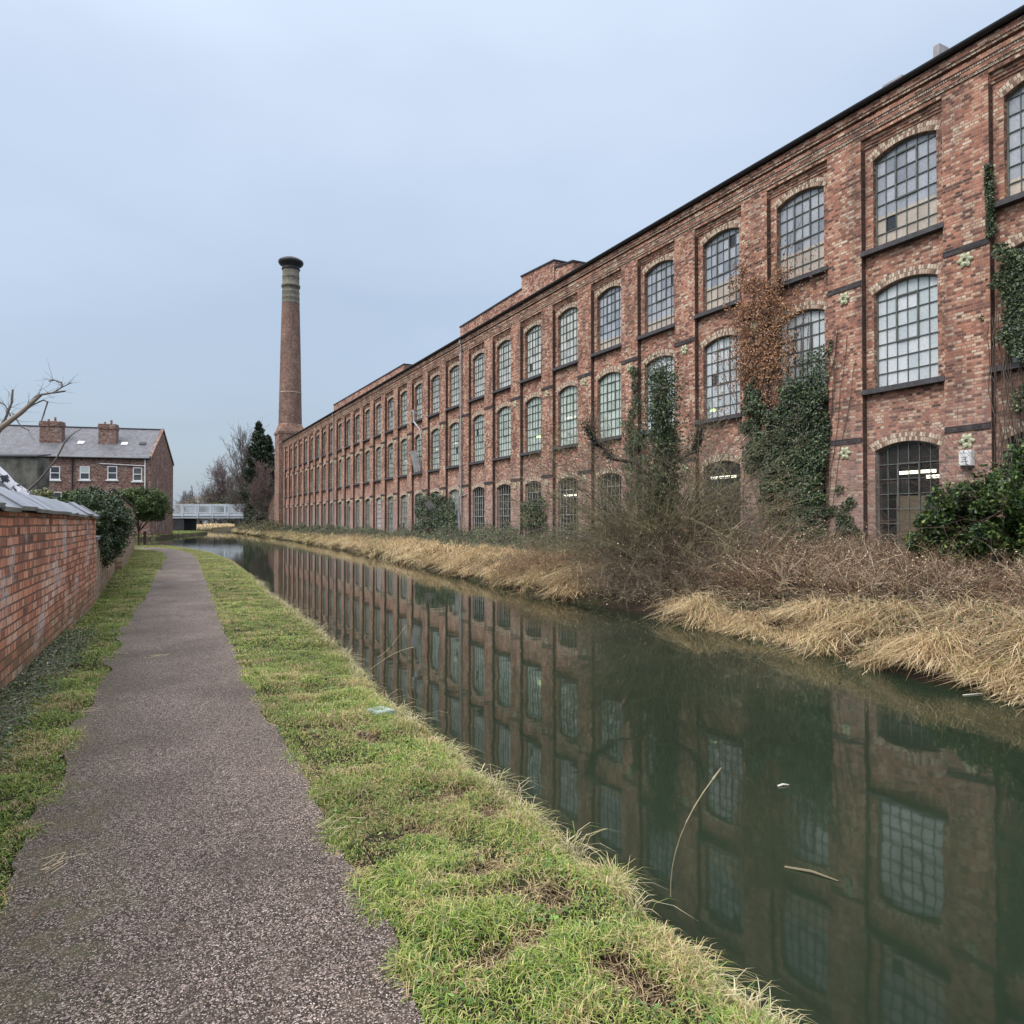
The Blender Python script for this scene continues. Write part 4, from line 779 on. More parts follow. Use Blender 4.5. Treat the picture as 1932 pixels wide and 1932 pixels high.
climber('ivy_climber', [([(1400, 750), (1420, 700), (1455, 745), (1500, 715), (1550, 690), (1575, 760), (1568, 900), (1580, 1065), (1470, 1060), (1430, 980), (1398, 850)], 21000, .30), ([(1480, 690), (1570, 640), (1560, 760), (1490, 760)], 900, .08), ([(1560, 900), (1640, 930), (1640, 1050), (1570, 1050)], 1500, .12)],
        'dark green ivy curtain hanging over the second bay of the mill', IV, IW, size=.085, stems=[(1450, 1040, 1430, 640, 10, .014), (1520, 1040, 1500, 620, 12, .012), (1550, 1040, 1568, 660, 8, .010)])
climber('dead_creeper', [([(1362, 545), (1385, 480), (1425, 505), (1475, 480), (1515, 520), (1522, 600), (1508, 680), (1480, 750), (1450, 720), (1410, 770), (1385, 720), (1368, 640)], 9500, .16), ([(1380, 440), (1570, 450), (1560, 560), (1400, 560)], 420, .05), ([(1400, 700), (1500, 700), (1490, 800), (1410, 800)], 900, .08), ([(1340, 660), (1395, 640), (1400, 770), (1350, 790)], 500, .06)],
        'rust brown dead creeper above the green ivy curtain', [(.20, .10, .05), (.33, .17, .08), (.44, .24, .12), (.12, .065, .04)], [3, 4, 2, 2], size=.065, patch=.36, rag=True, cat_='creeper', stems=[(1450, 760, 1450, 560, 16, .010), (1440, 640, 1490, 430, 6, .006), (1410, 800, 1380, 640, 8, .008), (1375, 860, 1360, 760, 4, .005)], seed=3)
climber('ivy_climber', [([(1868, 440), (1932, 450), (2010, 420), (2010, 740), (1932, 720), (1885, 690), (1872, 640), (1832, 610), (1865, 590)], 7500, .22), ([(1857, 310), (1873, 310), (1876, 450), (1860, 450)], 500, .06), ([(1900, 700), (2000, 700), (2000, 800), (1915, 790)], 1200, .2)],
        'green ivy spilling over the window at the right edge of the frame', IV, [3, 4, 3, 1], size=.08, patch=.12, stems=[(1890, 880, 1880, 600, 8, .012), (1930, 900, 1925, 640, 10, .010)], seed=5)
climber('ivy_climber', [([(1190, 640), (1205, 640), (1212, 740), (1216, 800), (1180, 800)], 1800, .12), ([(1175, 790), (1225, 790), (1235, 960), (1180, 960)], 3500, .3)], 'narrow ivy column climbing the pilaster behind the thorn tree', IV, IW, size=.085, seed=7)
climber('ivy_climber', [([(985, 940), (1035, 930), (1040, 1010), (985, 1010)], 2600, .3)], 'ivy clump hiding the lower half of one ground floor window', IV, IW, size=.11, seed=8)
climber('ivy_climber', [([(788, 930), (800, 925), (830, 925), (865, 940), (865, 1010), (785, 1010)], 3600, .3)], 'ivy at the foot of the mill beside the first downpipe', IV, IW, size=.15, seed=9)
# evergreen bush bottom right
def leafy(name, base, rad, n, size, cols, w_, label, cat_, trunk_r=.06, H0=0., grp=None, lump=.5, flat=.7, seed=0, holes=.25, limbs=14):
    t = thing(name, base, label, cat_, grp); rx, ry, rz = rad; b = Buf(); rg = np.random.default_rng(seed+100); C = []
    tip = rg.normal(0, 1, (limbs, 3)); tip /= np.linalg.norm(tip, axis=1, keepdims=True); tip[:, 2] = abs(tip[:, 2])*.9-.25; tip = tip*np.array(rad)*.8+np.array([0, 0, H0+rz]); z0 = np.tile([0, 0, max(.2, H0*.6)], (limbs, 1))
    b.segs([(0, 0, -.1)], [(0, 0, H0+rz)], trunk_r, trunk_r*.5, c=(.07, .055, .045), n=7); b.segs(z0, tip, trunk_r*.4, trunk_r*.15, c=(.08, .065, .05), n=4); b.build('trunk', M_twig, t)
    m_ = int(90*lump*2); d = rg.normal(0, 1, (m_, 3)); d /= np.linalg.norm(d, axis=1, keepdims=True); rr = .45+.55*rg.random((m_, 1)); cen = d*rr*np.array(rad)+np.array([0, 0, H0+rz]); cs = (.16+.22*rg.random(m_))*min(rad)
    i = rg.integers(0, m_, n); q = rng.normal(0, 1, (n, 3)); q /= np.linalg.norm(q, axis=1, keepdims=True); P = cen[i]+q*(cs[i]*rng.random(n)**.35)[:, None]*[1, 1, .8]
    P = P[P[:, 2] > -.02+.02*rng.random(len(P))] if H0 < .3 else P; shade = (.75+.5*rg.random(m_))[i][:len(P)]
    b = Buf(); leaves(b, P, size, pal(len(P), cols, w_)*shade[:, None], nrm=(0, 0, .7), flat=1.); b.build('crown', M_leaf, t); return t
EV = [(.02, .045, .014), (.04, .08, .022), (.08, .135, .03), (.17, .23, .05)]
leafy('evergreen_bush', (15.2, 8.6, .4), (1.5, 1.35, 1.0), 17000, .085, EV, [4, 4, 2.5, 1], 'glossy dark evergreen bush against the mill at the right edge', 'bush', seed=1)
leafy('evergreen_bush', (15.6, 7.1, .5), (1.5, 1.3, 1.55), 15000, .085, EV, [4, 4, 2.5, 1], 'taller evergreen bush cut by the right edge of the frame', 'bush', seed=2)
bramble('bare_bush', 16.2, 8.3, 1.0, 1.0, 3.4, 130, 1500, [(.10, .07, .06), (.15, .10, .08)], [2, 1], 'thin bare twiggy bush in front of the last pilaster', grp=None, cat_='bush')

# ---------------------------------------------------------------- garden wall on the left
def wline(y): return np.interp(y, [-4, 2, 7.7, 16.2], [-1.5, -1.33, -1.12, -.84])
Hc = 1.70; gw = thing('brick_garden_wall', (wline(9), 9, 0), 'red brick garden wall with sloping slate coping beside the towpath', 'wall')
off = np.array(gw.location); b = Buf(); ys = np.linspace(-4, 16.2, 40)
for a0, a1 in zip(ys[:-1], ys[1:]):
    x0, x1 = wline(a0), wline(a1); V = [(x0, a0, -.2), (x1, a1, -.2), (x1-.34, a1, -.2), (x0-.34, a0, -.2), (x0, a0, Hc), (x1, a1, Hc), (x1-.34, a1, Hc), (x0-.34, a0, Hc)]
    b.add(np.array(V)-off, f4=[(0, 1, 5, 4), (2, 3, 7, 6), (4, 5, 6, 7)])
b.add(np.array([(wline(16.2), 16.2, -.2), (wline(16.2)-.34, 16.2, -.2), (wline(16.2)-.34, 16.2, Hc), (wline(16.2), 16.2, Hc)])-off, f4=[(0, 1, 2, 3)])
b.build('wall', M_lwall, gw)
M_cop = plain('slate_coping', (.25, .26, .285), .42, .4, 3, spec=.5, bump=.01)
yv = -3.9; q = 0
while yv < 16.2:
    L = .55+.35*rng.random(); y2 = min(yv+L, 16.25); x0, x1 = wline(yv)+.05, wline(y2)+.05; dz = rng.normal(0, .012); tl = rng.normal(0, .012)
    b = Buf(); V = [(x0, yv+.006, Hc+.005+dz), (x1, y2-.006, Hc+.005+dz+tl), (x1-.30, y2-.006, Hc+.21+dz+tl), (x0-.30, yv+.006, Hc+.21+dz)]; V = np.array(V)
    b.add(np.concatenate([V, V+[.012, 0, .04]])-off, f4=[(0, 3, 2, 1), (4, 5, 6, 7), (0, 1, 5, 4), (1, 2, 6, 5), (2, 3, 7, 6), (3, 0, 4, 7)]); b.build('coping_slab', M_cop, gw); yv = y2; q += 1
b = Buf(); V = []
for y in (-3.9, 16.2): V += [(wline(y)-.01, y, Hc+.001), (wline(y)-.33, y, Hc+.001), (wline(y)-.28, y, Hc+.19)]
b.add(np.array(V)-off, f4=[(0, 3, 4, 1), (1, 4, 5, 2), (2, 5, 3, 0)], f3=[(0, 1, 2), (3, 5, 4)]); b.build('mortar_bed', plain('mortar', (.16, .13, .11), .9, .2, 8), gw)
# lower run of wall under the ivy
lw = thing('low_brick_wall', (-.84, 21.6, 0), 'lower mossy brick wall under the overhanging shrub', 'wall'); b = Buf(); b.box(-.36, 0, -5.35, 5.3, -.2, 1.25); b.build('wall', M_out, lw); b = Buf(); b.box(-.40, .03, -5.34, 5.3, 1.253, 1.32); b.build('coping', M_cop, lw)
# brick outbuilding by the path
ob = thing('brick_outbuilding', (-.64, 27.0, 0), 'pale brick outbuilding wall with sloping end beside the towpath bend', 'outbuilding'); L = 20; b = Buf()
V = [(0, 0, -.2), (-1.8, 0, -.2), (-1.8, 0, 1.6), (-.25, 0, 2.62), (0, 0, 2.42)]; V = V+[(x+.14, L, z) for x, y, z in V]
b.add(V, f4=[(0, 4, 9, 5), (1, 6, 7, 2), (2, 7, 8, 3), (3, 8, 9, 4)]); b.add(V[:5], f3=[(0, 1, 2), (0, 2, 3), (0, 3, 4)]); b.add(V[5:], f3=[(0, 2, 1), (0, 3, 2), (0, 4, 3)]); b.build('wall', M_out, ob)
b = Buf(); b.add([(.05, -.06, 2.40), (-.25, -.06, 2.66), (-1.85, -.06, 1.60), (.19, L+.05, 2.40), (-.11, L+.05, 2.66), (-1.71, L+.05, 1.6), (.05, -.06, 2.45), (-.25, -.06, 2.73), (-1.85, -.06, 1.66), (.19, L+.05, 2.45), (-.11, L+.05, 2.73), (-1.71, L+.05, 1.66)],
    f4=[(0, 3, 4, 1), (1, 4, 5, 2), (6, 7, 10, 9), (7, 8, 11, 10), (0, 6, 9, 3), (0, 1, 7, 6), (1, 2, 8, 7)]); b.build('roof', M_black, ob)
leafy('overhanging_shrub', (-1.0, 19.9, 0), (.72, 3.7, .86), 42000, .055, [(.018, .04, .016), (.038, .07, .026), (.085, .125, .05), (.19, .22, .13)], [5, 4, 2, .8], 'dark shrub tumbling over the low wall between wall and outbuilding', 'shrub', H0=.62, seed=5, lump=1.6)
leafy('clipped_hedge', (-2.1, 34, 0), (1.1, 4, .6), 14000, .08, [(.03, .06, .02), (.06, .11, .03), (.12, .17, .06)], [3, 3, 2], 'green hedge behind the outbuilding in front of the terrace', 'hedge', H0=1.75, seed=6)
leafy('round_tree', (-.35, 56.4, -.05), (2.05, 1.6, 1.2), 42000, .10, [(.035, .065, .015), (.07, .12, .03), (.14, .19, .06), (.03, .04, .02)], [3, 4, 3, 1], 'rounded clipped evergreen tree beside the water at the path bend', 'tree', H0=1.65, seed=7, lump=2.2)
b = Buf(); b.box(-.09, .09, -.09, .09, -.1, 1.0); b.box(-.10, .10, -.10, .10, .82, .88); o = b.build('wooden_post', plain('old_timber', (.07, .055, .045), .9, .3, 6), loc=(*G(273, 1029), 0)); tag(o, 'short dark wooden post where the towpath bends left', 'post')
# slate shed behind the wall, white flaking verge
sh = thing('slate_shed', (-1.6, 8.2, 0), 'shed with dark slate roof and flaking white verge behind the garden wall', 'shed'); b = Buf(); b.box(-3.2, -.05, -3.5, 3.95, -.1, 1.62); b.build('wall', M_out, sh)
b = Buf(); b.obox((.12, -3.6, 1.80), (-2.2, 0, 2.25), (0, 7.5, 0), (.02, 0, .05)); b.build('roof', plain('dark_felt', (.055, .057, .065), .7, .3, 5, bump=.01), sh)
b = Buf(); n = 26; s = np.linspace(0, 1, n); bx = .12-2.2*s; bz = 1.80+2.25*s; w_ = .10+.05*rng.random(n)
for i in range(n-1):
    f = .05*rng.random(); b.add([(bx[i], 3.92+f, bz[i]+.07), (bx[i+1], 3.92-f, bz[i+1]+.09), (bx[i+1]+.02, 4.05, bz[i+1]+w_[i+1]+.10), (bx[i]+.02, 4.05, bz[i]+w_[i]+.10), (bx[i], 3.92+f, bz[i]-.05), (bx[i+1], 3.92-f, bz[i+1]-.05)], f4=[(0, 1, 2, 3), (4, 5, 1, 0)])
m = NM('flaking_white', .6, .3); v = m.obj(); m.color(m.mix(m.ramp(m.noise(v, 7, 4, .6), [(.50, 0.), (.54, 1.)]), (.72, .72, .76), (.03, .03, .035))); b.build('verge', m.m, sh)
# bare pruned tree rising behind the wall at the left edge
bt_ = thing('pruned_tree', (-4.2, 13.4, 0), 'bare pruned tree reaching a thick pale branch in from the left edge', 'tree')
def P3(px, py, Z=11.5): return atZ(px, py, Z)-np.array(bt_.location)
lm = [[P3(-120, 960), P3(-60, 880), P3(0, 808), P3(40, 778), P3(76, 745)], [P3(76, 745), P3(100, 741), P3(123, 738)], [P3(100, 741), P3(118, 730), P3(116, 722), P3(102, 717), P3(92, 719)], [P3(118, 730), P3(135, 722)], [P3(30, 790), P3(60, 765), P3(82, 755), P3(90, 758), P3(78, 795)], [P3(-30, 845), P3(10, 790), P3(22, 760), P3(24, 735)], [P3(20, 785), P3(10, 765), P3(-10, 752)], [P3(24, 780), P3(40, 805), P3(55, 812)],
      [P3(-10, 830), P3(10, 800), P3(14, 770)], [P3(40, 778), P3(55, 760), P3(66, 748), P3(78, 744)]]
b = Buf(); b.segs([(0, 0, -.2)], [lm[0][0]], .22, .16, c=(.10, .09, .08), n=10)
ra = [.058, .020, .014, .010, .013, .02, .012, .012, .014, .012]
for L_, r_ in zip(lm[:1], ra): b.segs(L_[:-1], L_[1:], [r_*1.3, r_*1.05, r_*.8, r_*.62], [r_*1.05, r_*.8, r_*.62, r_*.5], c=(.30, .26, .22), n=9)
b.build('trunk', M_twig, bt_); b = Buf(); Sx = []
for L_, r_ in zip(lm[1:], ra[1:]): b.segs(L_[:-1], L_[1:], r_, r_*.7, c=(.16, .14, .13), n=5); Sx.append([np.array(L_[:-1]), np.array(L_[1:]), np.full(len(L_)-1, .01), np.full(len(L_)-1, .01), np.tile((.16, .14, .13), (len(L_)-1, 1))])
Sx = cat(*Sx); b.segs(*sub(Sx, 60, .28, .004, up=.2, droop=.0, seg=4, spread=.7)); b.build('twigs', M_twig, bt_)
L_ = [atZ(42, 936, 14), atZ(75, 905, 14), atZ(105, 868, 14), atZ(122, 835, 14), atZ(133, 822, 14), atZ(155, 807, 14)]; o0 = L_[0].copy(); o0[2] = 0
sp_ = thing('sapling', o0, 'thin leaning sapling stem crossing in front of the terrace', 'sapling'); L_ = [o0+[0, 0, -.1]]+L_; L_ = [p-o0 for p in L_]; b = Buf(); b.segs(L_[:-1], L_[1:], [.03, .024, .02, .017, .014, .01], [.024, .02, .017, .014, .01, .006], c=(.14, .12, .11), n=6); b.build('stem', M_twig, sp_)

# ---------------------------------------------------------------- terrace house
hu = np.array([-.974, .227, 0]); hwv = np.array([.227, .974, 0]); HO = np.array([.63, 95.25, 0])
hs = thing('terraced_house', HO, 'three storey brick terrace with slate roof and white sash windows', 'house', rz=math.atan2(-hu[1], -hu[0]))
# local x = towards the gable end (right), local y = depth; facade spans x -26..0
EZ, RZ, DP, XL = 9.2, 13.25, 12.4, -26
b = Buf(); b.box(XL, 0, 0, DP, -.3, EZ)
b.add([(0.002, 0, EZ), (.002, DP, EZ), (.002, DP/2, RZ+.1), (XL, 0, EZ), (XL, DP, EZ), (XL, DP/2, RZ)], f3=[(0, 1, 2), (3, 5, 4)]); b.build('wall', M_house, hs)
rf = Buf(); sl_ = (RZ-EZ)/(DP/2)
rf.obox((XL-.2, -.25, EZ-.25*sl_+.05), (-XL+.05, 0, 0), (0, DP/2+.25, sl_*(DP/2+.25)), (0, 0, .10)); rf.obox((XL-.2, DP+.25, EZ-.25*sl_+.05), (-XL+.05, 0, 0), (0, -DP/2-.25, sl_*(DP/2+.25)), (0, 0, .10)); rfo = rf.build('roof', M_hroof, hs)
b = Buf(); b.obox((-.17, -.05, EZ+.1), (.30, 0, 0), (0, DP/2+.05, sl_*(DP/2+.05)), (0, 0, .22)); b.obox((-.17, DP+.05, EZ+.1), (.3, 0, 0), (0, -DP/2-.05, sl_*(DP/2+.05)), (0, 0, .22)); b.build('gable_parapet', M_house, hs)
b = Buf(); b.box(XL-.2, -.2, DP/2-.12, DP/2+.12, RZ+.12, RZ+.26); b.build('ridge', M_sill, rfo)
def hx(px): # photo column -> local x along the facade
    d, f = ray(px, 900); A_ = np.array([[d[0], -hu[0]], [d[1], -hu[1]]]); k, s = np.linalg.solve(A_, HO[:2]); return -s
def hz(px, py): d, f = ray(px, py); x = -hx(px); P = HO[:2]+hu[:2]*x; k = P[0]/d[0] if abs(d[0]) > .02 else P[1]/d[1]; k = P[1]/d[1]; return EYE+d[2]*k
M_hg = pane('house_glass', (.10, .11, .12), (.04, .045, .05)); M_net = pane('house_glass_blind', (.55, .62, .60), (.40, .46, .45))
for (px, y0, y1, hw_, mt) in ((104, 875+19, 905+2, .52, M_hg), (160, 0, 0, .52, M_net), (212, 0, 0, .52, M_hg), (259.5, 0, 0, .50, M_hg), (104, -1, 0, .72, M_hg), (160, -1, 0, .72, M_hg), (212, -1, 0, .6, M_hg)):
    x = hx(px); zt, zb = (hz(px, 882 if px > 240 else 879.5), hz(px, 907.5 if px > 240 else 905)) if y0 >= 0 else (hz(px, 928), hz(px, 952))
    wd = Buf(); t_ = .10
    for q in ((x-hw_, x-hw_+t_, zb, zt), (x+hw_-t_, x+hw_, zb, zt), (x-hw_+t_, x+hw_-t_, zt-t_, zt), (x-hw_+t_, x+hw_-t_, zb, zb+t_), (x-hw_+t_, x+hw_-t_, (zt+zb)/2-.05, (zt+zb)/2+.05)): wd.box(q[0], q[1], -.05, .0-.004, q[2], q[3])
    wo = wd.build('window', M_white, hs); gl = Buf(); zm = (zt+zb)/2
    gl.quad((x-hw_+t_, -.02, zb+t_), (x+hw_-t_, -.02, zb+t_), (x+hw_-t_, -.02, zm), (x-hw_+t_, -.02, zm)); gl.build('pane', M_hg, wo)
    gl = Buf(); gl.quad((x-hw_+t_, -.02, zm), (x+hw_-t_, -.02, zm), (x+hw_-t_, -.02, zt-t_), (x-hw_+t_, -.02, zt-t_)); gl.build('pane', mt, wo)
    si = Buf(); si.box(x-hw_-.15, x+hw_+.15, -.14, .0, zb-.17, zb-.004); si.build('sill', M_white, wo)
for (px, wch, yt) in ((78, 1.15, 802), (188.5, .95, 804)):
    x = hx(px); yl = 2.6; zt = EYE+(986-yt)/1350*(88); b = Buf(); b.box(x-wch, x+wch, yl, yl+1.2, EZ+1.2, zt-.55); b.box(x-wch-.08, x+wch+.08, yl-.08, yl+1.28, zt-.55, zt-.2)
    cho = b.build('chimney_stack', M_house, hs); b = Buf(); b.box(x-wch-.03, x+wch+.03, yl-.03, yl+1.23, zt-.198, zt+.05); b.segs([(x+.3, yl+.6, zt+.05), (x-.4, yl+.6, zt+.05)], [(x+.3, yl+.6, zt+.6), (x-.4, yl+.6, zt+.35)], .14, .12, n=8); b.build('chimney_pot', M_chim, cho)
for (px, py, mt) in ((182, 861, None),): pass
for (px, fr, mt) in ((184-3, .42, M_white), (None, 0, None)):
    if px is None: continue
def sky_l(px, fr, mt, nm):
    x = hx(px); y = -.0+fr*DP/2; z = EZ+.1+sl_*y+.06; b = Buf(); b.obox((x-.35, y, z), (.7, 0, 0), (0, .55, .55*sl_), (0, -.03, .08)); b.build(nm, mt, rfo)
sky_l(137, .40, M_white, 'skylight'); sky_l(222, .40, M_white, 'skylight'); sky_l(257, .42, M_black, 'roof_vent')
b = Buf(); b.segs([(XL, -.32, EZ-.02)], [(0, -.32, EZ-.02)], .08, .08, n=8); b.build('gutter', M_black, hs)
b = Buf(); x = hx(137); b.segs([(x, -.12, EZ-.1)], [(x, -.12, .2)], .075, .075, n=8); b.build('downpipe', M_black, hs)
b = Buf(); x = hx(274); b.segs([(x, -.12, EZ-.1)], [(x, -.12, 2.)], .07, .07, n=8); z1 = hz(230, 877); b.segs([(hx(188), -.1, z1+.1)], [(x, -.1, z1-.1)], .055, .055, n=8); b.build('waste_pipe', M_white, hs)
b = Buf()
for (yy_, za, zb) in ((3.2, 4.6, 6.8), (5.5, 8.6, 9.3), (3.0, .7, 3.4), (6.5, .7, 3.2)): b.box(.0+.004, .05, yy_-.12, yy_+.12, za, zb)
b.build('gable_patch', M_pipe, hs)
# rear wing : dark, ivy covered
rw = thing('rear_wing', tuple(atZ(28, 950, 70)[:2])+(0,), 'dark grey rendered rear wing partly hidden by the shed roof', 'building', rz=-th+.05); b = Buf(); z1 = EYE+(986-862)/1350*70; b.box(-9, 2.1, 0, 2, -.2, z1); b.build('wall', plain('dark_render', (.11, .11, .095), .95, .6, .9, bump=.05), rw)
b = Buf(); b.obox((-9.2, -.2, z1+.02), (11.4, 0, 0), (0, 2.3, .35), (0, 0, .12)); b.build('roof', M_sill, rw)
leafy('ivy_bush', tuple(atZ(84, 940, 60)[:2])+(0,), (.9, .9, 1.5), 2600, .16, [(.30, .30, .15), (.16, .19, .08), (.24, .20, .12)], [2, 3, 2], 'pale yellow green climber on the corner of the rear wing', 'climber', H0=1.8, seed=11)

# ---------------------------------------------------------------- bridge
Zb = 146.; A = atZ(316, 1004, Zb); B_ = atZ(459, 1004, Zb); uvb = (B_-A)[:2]; Lb = float(np.hypot(*uvb)); angb = math.atan2(uvb[1], uvb[0]); px2x = lambda px: (px-316)/(459-316)*Lb; pz = lambda py: EYE+(986-py)/1350*Zb
br = thing('canal_bridge', (A[0], A[1], 0), 'pale grey steel girder bridge with railings over the canal', 'bridge', rz=angb); M_steel = plain('pale_steel', (.42, .46, .50), .6, .15, .6); M_pier = plain('dark_pier', (.03, .03, .034), .8, .4, 1.)
b = Buf(); b.box(-.3, Lb, 0, .3, pz(978), pz(968.5)); b.box(-.3, Lb, -.15, .45, pz(973.6), pz(972.4))
for px in np.linspace(316, 459, 6)[1:-1]: b.box(px2x(px)-.12, px2x(px)+.12, -.14, 0-.001, pz(978), pz(968.5))
b.box(-.3, Lb, .3, 6, pz(974), pz(972.5)); b.box(-.3, Lb, 5.9, 6.2, pz(978), pz(968.5)); b.build('girder', M_steel, br)
for (s, yy_) in ((0, .1), (1, 6.0)):
    b = Buf(); b.box(-.3, Lb, yy_, yy_+.12, pz(952.5), pz(950.8)); b.box(-.3, Lb, yy_+.02, yy_+.10, pz(966.8), pz(966.)); b.box(-.3, Lb, yy_+.02, yy_+.10, pz(954.6), pz(954.))
    for x in np.arange(0, Lb, .17): b.box(x, x+.055, yy_+.03, yy_+.075, pz(966.8), pz(954))
    for px in np.linspace(316, 459, 6): b.box(px2x(px)-.14, px2x(px)+.14, yy_-.04, yy_+.14, pz(968.5)+.003, pz(951))
    b.build('railing', M_steel, br)
for (pa, pb) in ((316, 346), (443, 459)): b = Buf(); b.box(px2x(pa)-(.3 if pa < 400 else 0), px2x(pb)+(0 if pa < 400 else .0), .15, 6.1, -1.2, pz(978.1)); b.build('pier', M_pier, br)
# red brick wall and low building right of the bridge, before the chimney
wa = atZ(462, 1003, 142); wb = atZ(529, 1004, 124); d = (wb-wa)[:2]; w2 = thing('canal_side_wall', (wa[0], wa[1], 0), 'dark red brick wall between the bridge and the mill', 'wall', rz=math.atan2(d[1], d[0])); b = Buf(); Lw = float(np.hypot(*d)); b.box(0, Lw, 0, .4, -.3, 3.6); b.build('wall', M_house, w2); b = Buf(); b.box(-.05, Lw+.05, -.05, .45, 3.603, 3.75); b.build('coping', M_sill, w2)
ga = atZ(517, 1005, 120); lo_ = thing('gabled_shed', (ga[0], ga[1], 0), 'narrow red brick gabled shed beside the far end of the mill', 'shed', rz=-.2); b = Buf(); b.box(-.9, 1.6, 0, 7, -.3, 4.6); b.add([(-.9, 0, 4.6), (1.6, 0, 4.6), (.35, 0, 7.2), (-.9, 7, 4.6), (1.6, 7, 4.6), (.35, 7, 7.2)], f3=[(0, 1, 2), (3, 5, 4)]); b.build('wall', M_house, lo_)
b = Buf(); b.obox((-1.1, -.1, 4.35), (1.45, 0, 3.0), (0, 7.2, 0), (0, 0, .12)); b.obox((1.8, -.1, 4.35), (-1.45, 0, 3.0), (0, 7.2, 0), (0, 0, .12)); b.build('roof', M_hroof, lo_)

# ---------------------------------------------------------------- far trees
def conifer(base, H, rad, n, label, seed, top=None):
    t = thing('conifer_tree', base, label, 'conifer', 'conifers beyond the mill'); b = Buf(); b.segs([(0, 0, 0)], [(0, 0, H*.95)], .3, .04, c=(.06, .05, .04), n=7); b.build('trunk', M_twig, t)
    rg = np.random.default_rng(seed); nb_ = 420; z = rg.random(nb_)**.8; a = rg.random(nb_)*2*np.pi; r = rad*(1-z)**.62*(.55+.6*rg.random(nb_)); T = np.stack([r*np.cos(a), r*np.sin(a), .8+z*(H-.6)+.25*r], 1); S = np.stack([0*r, 0*r, .5+z*(H-1.2)], 1)
    i = rg.integers(0, nb_, n); u = rng.random((n, 1))**.55; P = S[i]*(1-u)+T[i]*u+rng.normal(0, .22, (n, 3))*[1, 1, .8]*(1-z[i][:, None]*.6); c = pal(n, [(.018, .035, .018), (.035, .06, .028), (.06, .085, .045)], [4, 4, 1.5])*(.7+.6*rg.random(nb_))[i][:, None]
    b = Buf(); leaves(b, P, .26, c, nrm=(0, 0, .3), flat=1.); b.build('crown', M_leaf, t)
def tz_(px, Z): p = atZ(px, 1000, Z); return (p[0], p[1], 0.)
hgt_at = lambda py, Z: EYE+(986-py)/1350*Z
conifer(tz_(487, 134), hgt_at(797, 134), 3.9, 42000, 'tall dark conifer behind the right end of the bridge', 1)
conifer(tz_(505, 138), hgt_at(822, 138), 3.3, 26000, 'slightly shorter conifer leaning against the tall one', 2)
BT = [(460, 136, 783, .26, 'tall bare tree whose fine crown rises left of the conifer', 5), (430, 205, 850, .22, 'bare tree in the thicket behind the middle of the bridge', 5), (450, 200, 835, .22, 'bushy bare tree between thicket and conifer', 5), (415, 210, 875, .2, 'rusty bare tree behind the middle bridge post', 4), (497, 128, 858, .2, 'grey bare tree in front of the conifers', 5), (514, 126, 885, .16, 'bare bushy tree beside the gabled shed', 4),
      (395, 235, 905, .2, 'smaller bare tree left of the thicket', 4), (354, 330, 906, .28, 'thin distant bare tree seen beside the house gable', 4), (342, 360, 915, .26, 'fainter distant bare tree next to the gable', 4), (483, 132, 880, .2, 'dense twiggy tree at the right bridge end', 5)]
for q, (px, Z, top, r_, lb, lv) in enumerate(BT):
    H = hgt_at(top, Z); pale = min(1, max(0, (Z-190)/250)); tw = tuple(np.array([(.15, .12, .105), (.17, .12, .11), (.13, .11, .09)][q % 3])*(1-pale)+np.array((.32, .34, .36))*pale)  # distance haze is mixed into the twig colour of the farther trees
    bare_tree('bare_tree', tz_(px, Z), H*.92, r_, lb, 30+q, levels=lv, nb=4 if lv == 5 else 5, group='bare trees beyond the bridge', tw=tw, rm=.018 if Z < 190 else (.028 if Z < 300 else .05), spread=.42 if q in (0, 7, 8) else .6, up=.5, trunk=.3 if q == 0 else .1)
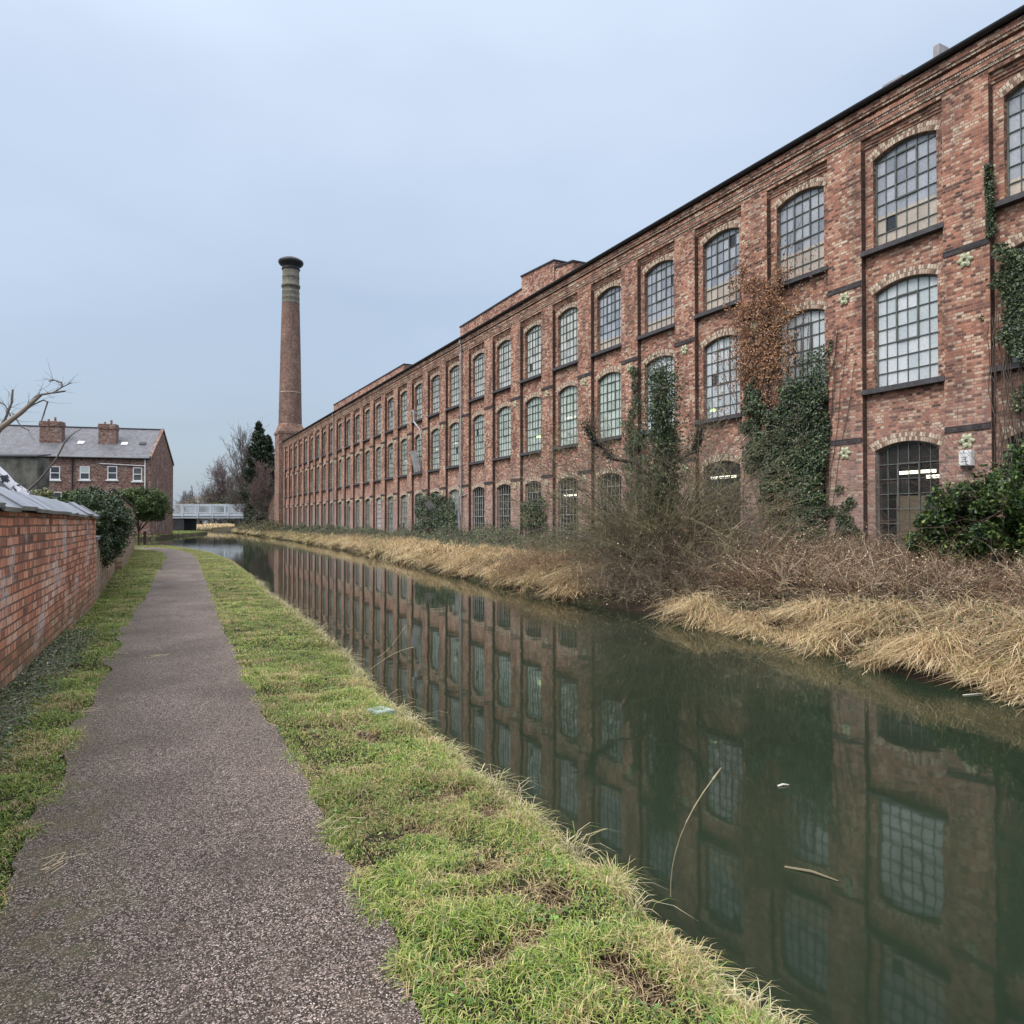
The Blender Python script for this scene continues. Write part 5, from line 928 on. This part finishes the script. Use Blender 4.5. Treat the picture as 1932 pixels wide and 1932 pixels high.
for q, (px, Z, py, rad, cols, lb) in enumerate([(380, 225, 935, (6.5, 5, 4.2), [(.22, .17, .13), (.30, .25, .16), (.16, .12, .10)], 'brown winter scrub behind the left half of the bridge'), (415, 212, 915, (6, 5, 6), [(.16, .12, .11), (.22, .16, .15), (.11, .10, .08)], 'purplish scrub behind the middle of the bridge'), (405, 203, 948, (2.4, 2, 1.2), [(.20, .22, .07), (.13, .16, .05)], 'small yellow green bush at the bridge railing'),
       (446, 200, 925, (4.6, 4, 6), [(.10, .09, .07), (.15, .13, .10), (.06, .08, .05)], 'dark scrub left of the conifer'), (489, 128, 960, (2.2, 2, 2.2), [(.03, .05, .025), (.06, .08, .04)], 'ivy covered bush at the foot of the conifer'), (505, 124, 965, (2.4, 2, 3.2), [(.09, .085, .07), (.13, .12, .09), (.06, .08, .05)], 'grey green bush before the red wall'), (360, 300, 950, (9, 6, 4), [(.30, .26, .17), (.24, .20, .15)], 'pale winter hedge far beyond the bridge')]):
    p = atZ(px, py, Z); H0 = max(0, p[2]-rad[2]*2); leafy('winter_bush', (p[0], p[1], 0), (rad[0], rad[1], (p[2]-H0)/2), 9000, (.22 if Z < 190 else .34), cols, [1]*len(cols), lb, 'bush', trunk_r=.12, H0=H0, grp='scrub beyond the bridge', seed=40+q, lump=1.)
# scrubby green bank growth between mill end and bridge
g = Buf(); n = 12000; y = 104+rng.random(n)*42; x = bankR(y)+rng.random(n)*3.; leaves(g, np.c_[x, y, hgt(x, y)+rng.random(n)**1.3*1.5*vn(x, y, 2., 71)*1.6], .2, pal(n, [(.08, .09, .04), (.17, .16, .08), (.28, .24, .13), (.05, .06, .035)], [3, 3, 2, 2])); tag(g.build('bank_undergrowth', M_leaf), 'mixed undergrowth on the bank between mill and bridge', 'undergrowth', kind='stuff')
# turf on the headland before the house
g = Buf(); n = 14000; y = 88+rng.random(n)*60; x = -14+rng.random(n)*26; ok = (hgt(x, y) > -.2) & (x < np.interp(y, LB[19:24, 1], LB[19:24, 0])+.3); P = np.c_[x, y, hgt(x, y)][ok]; blades(g, P, .14, .10, pal(len(P), GREEN, [3, 4, 3, 1, .5, 1]), lean=.6); tag(g.build('headland_grass', M_grass), 'mown grass on the headland in front of the terrace', 'grass', kind='stuff')
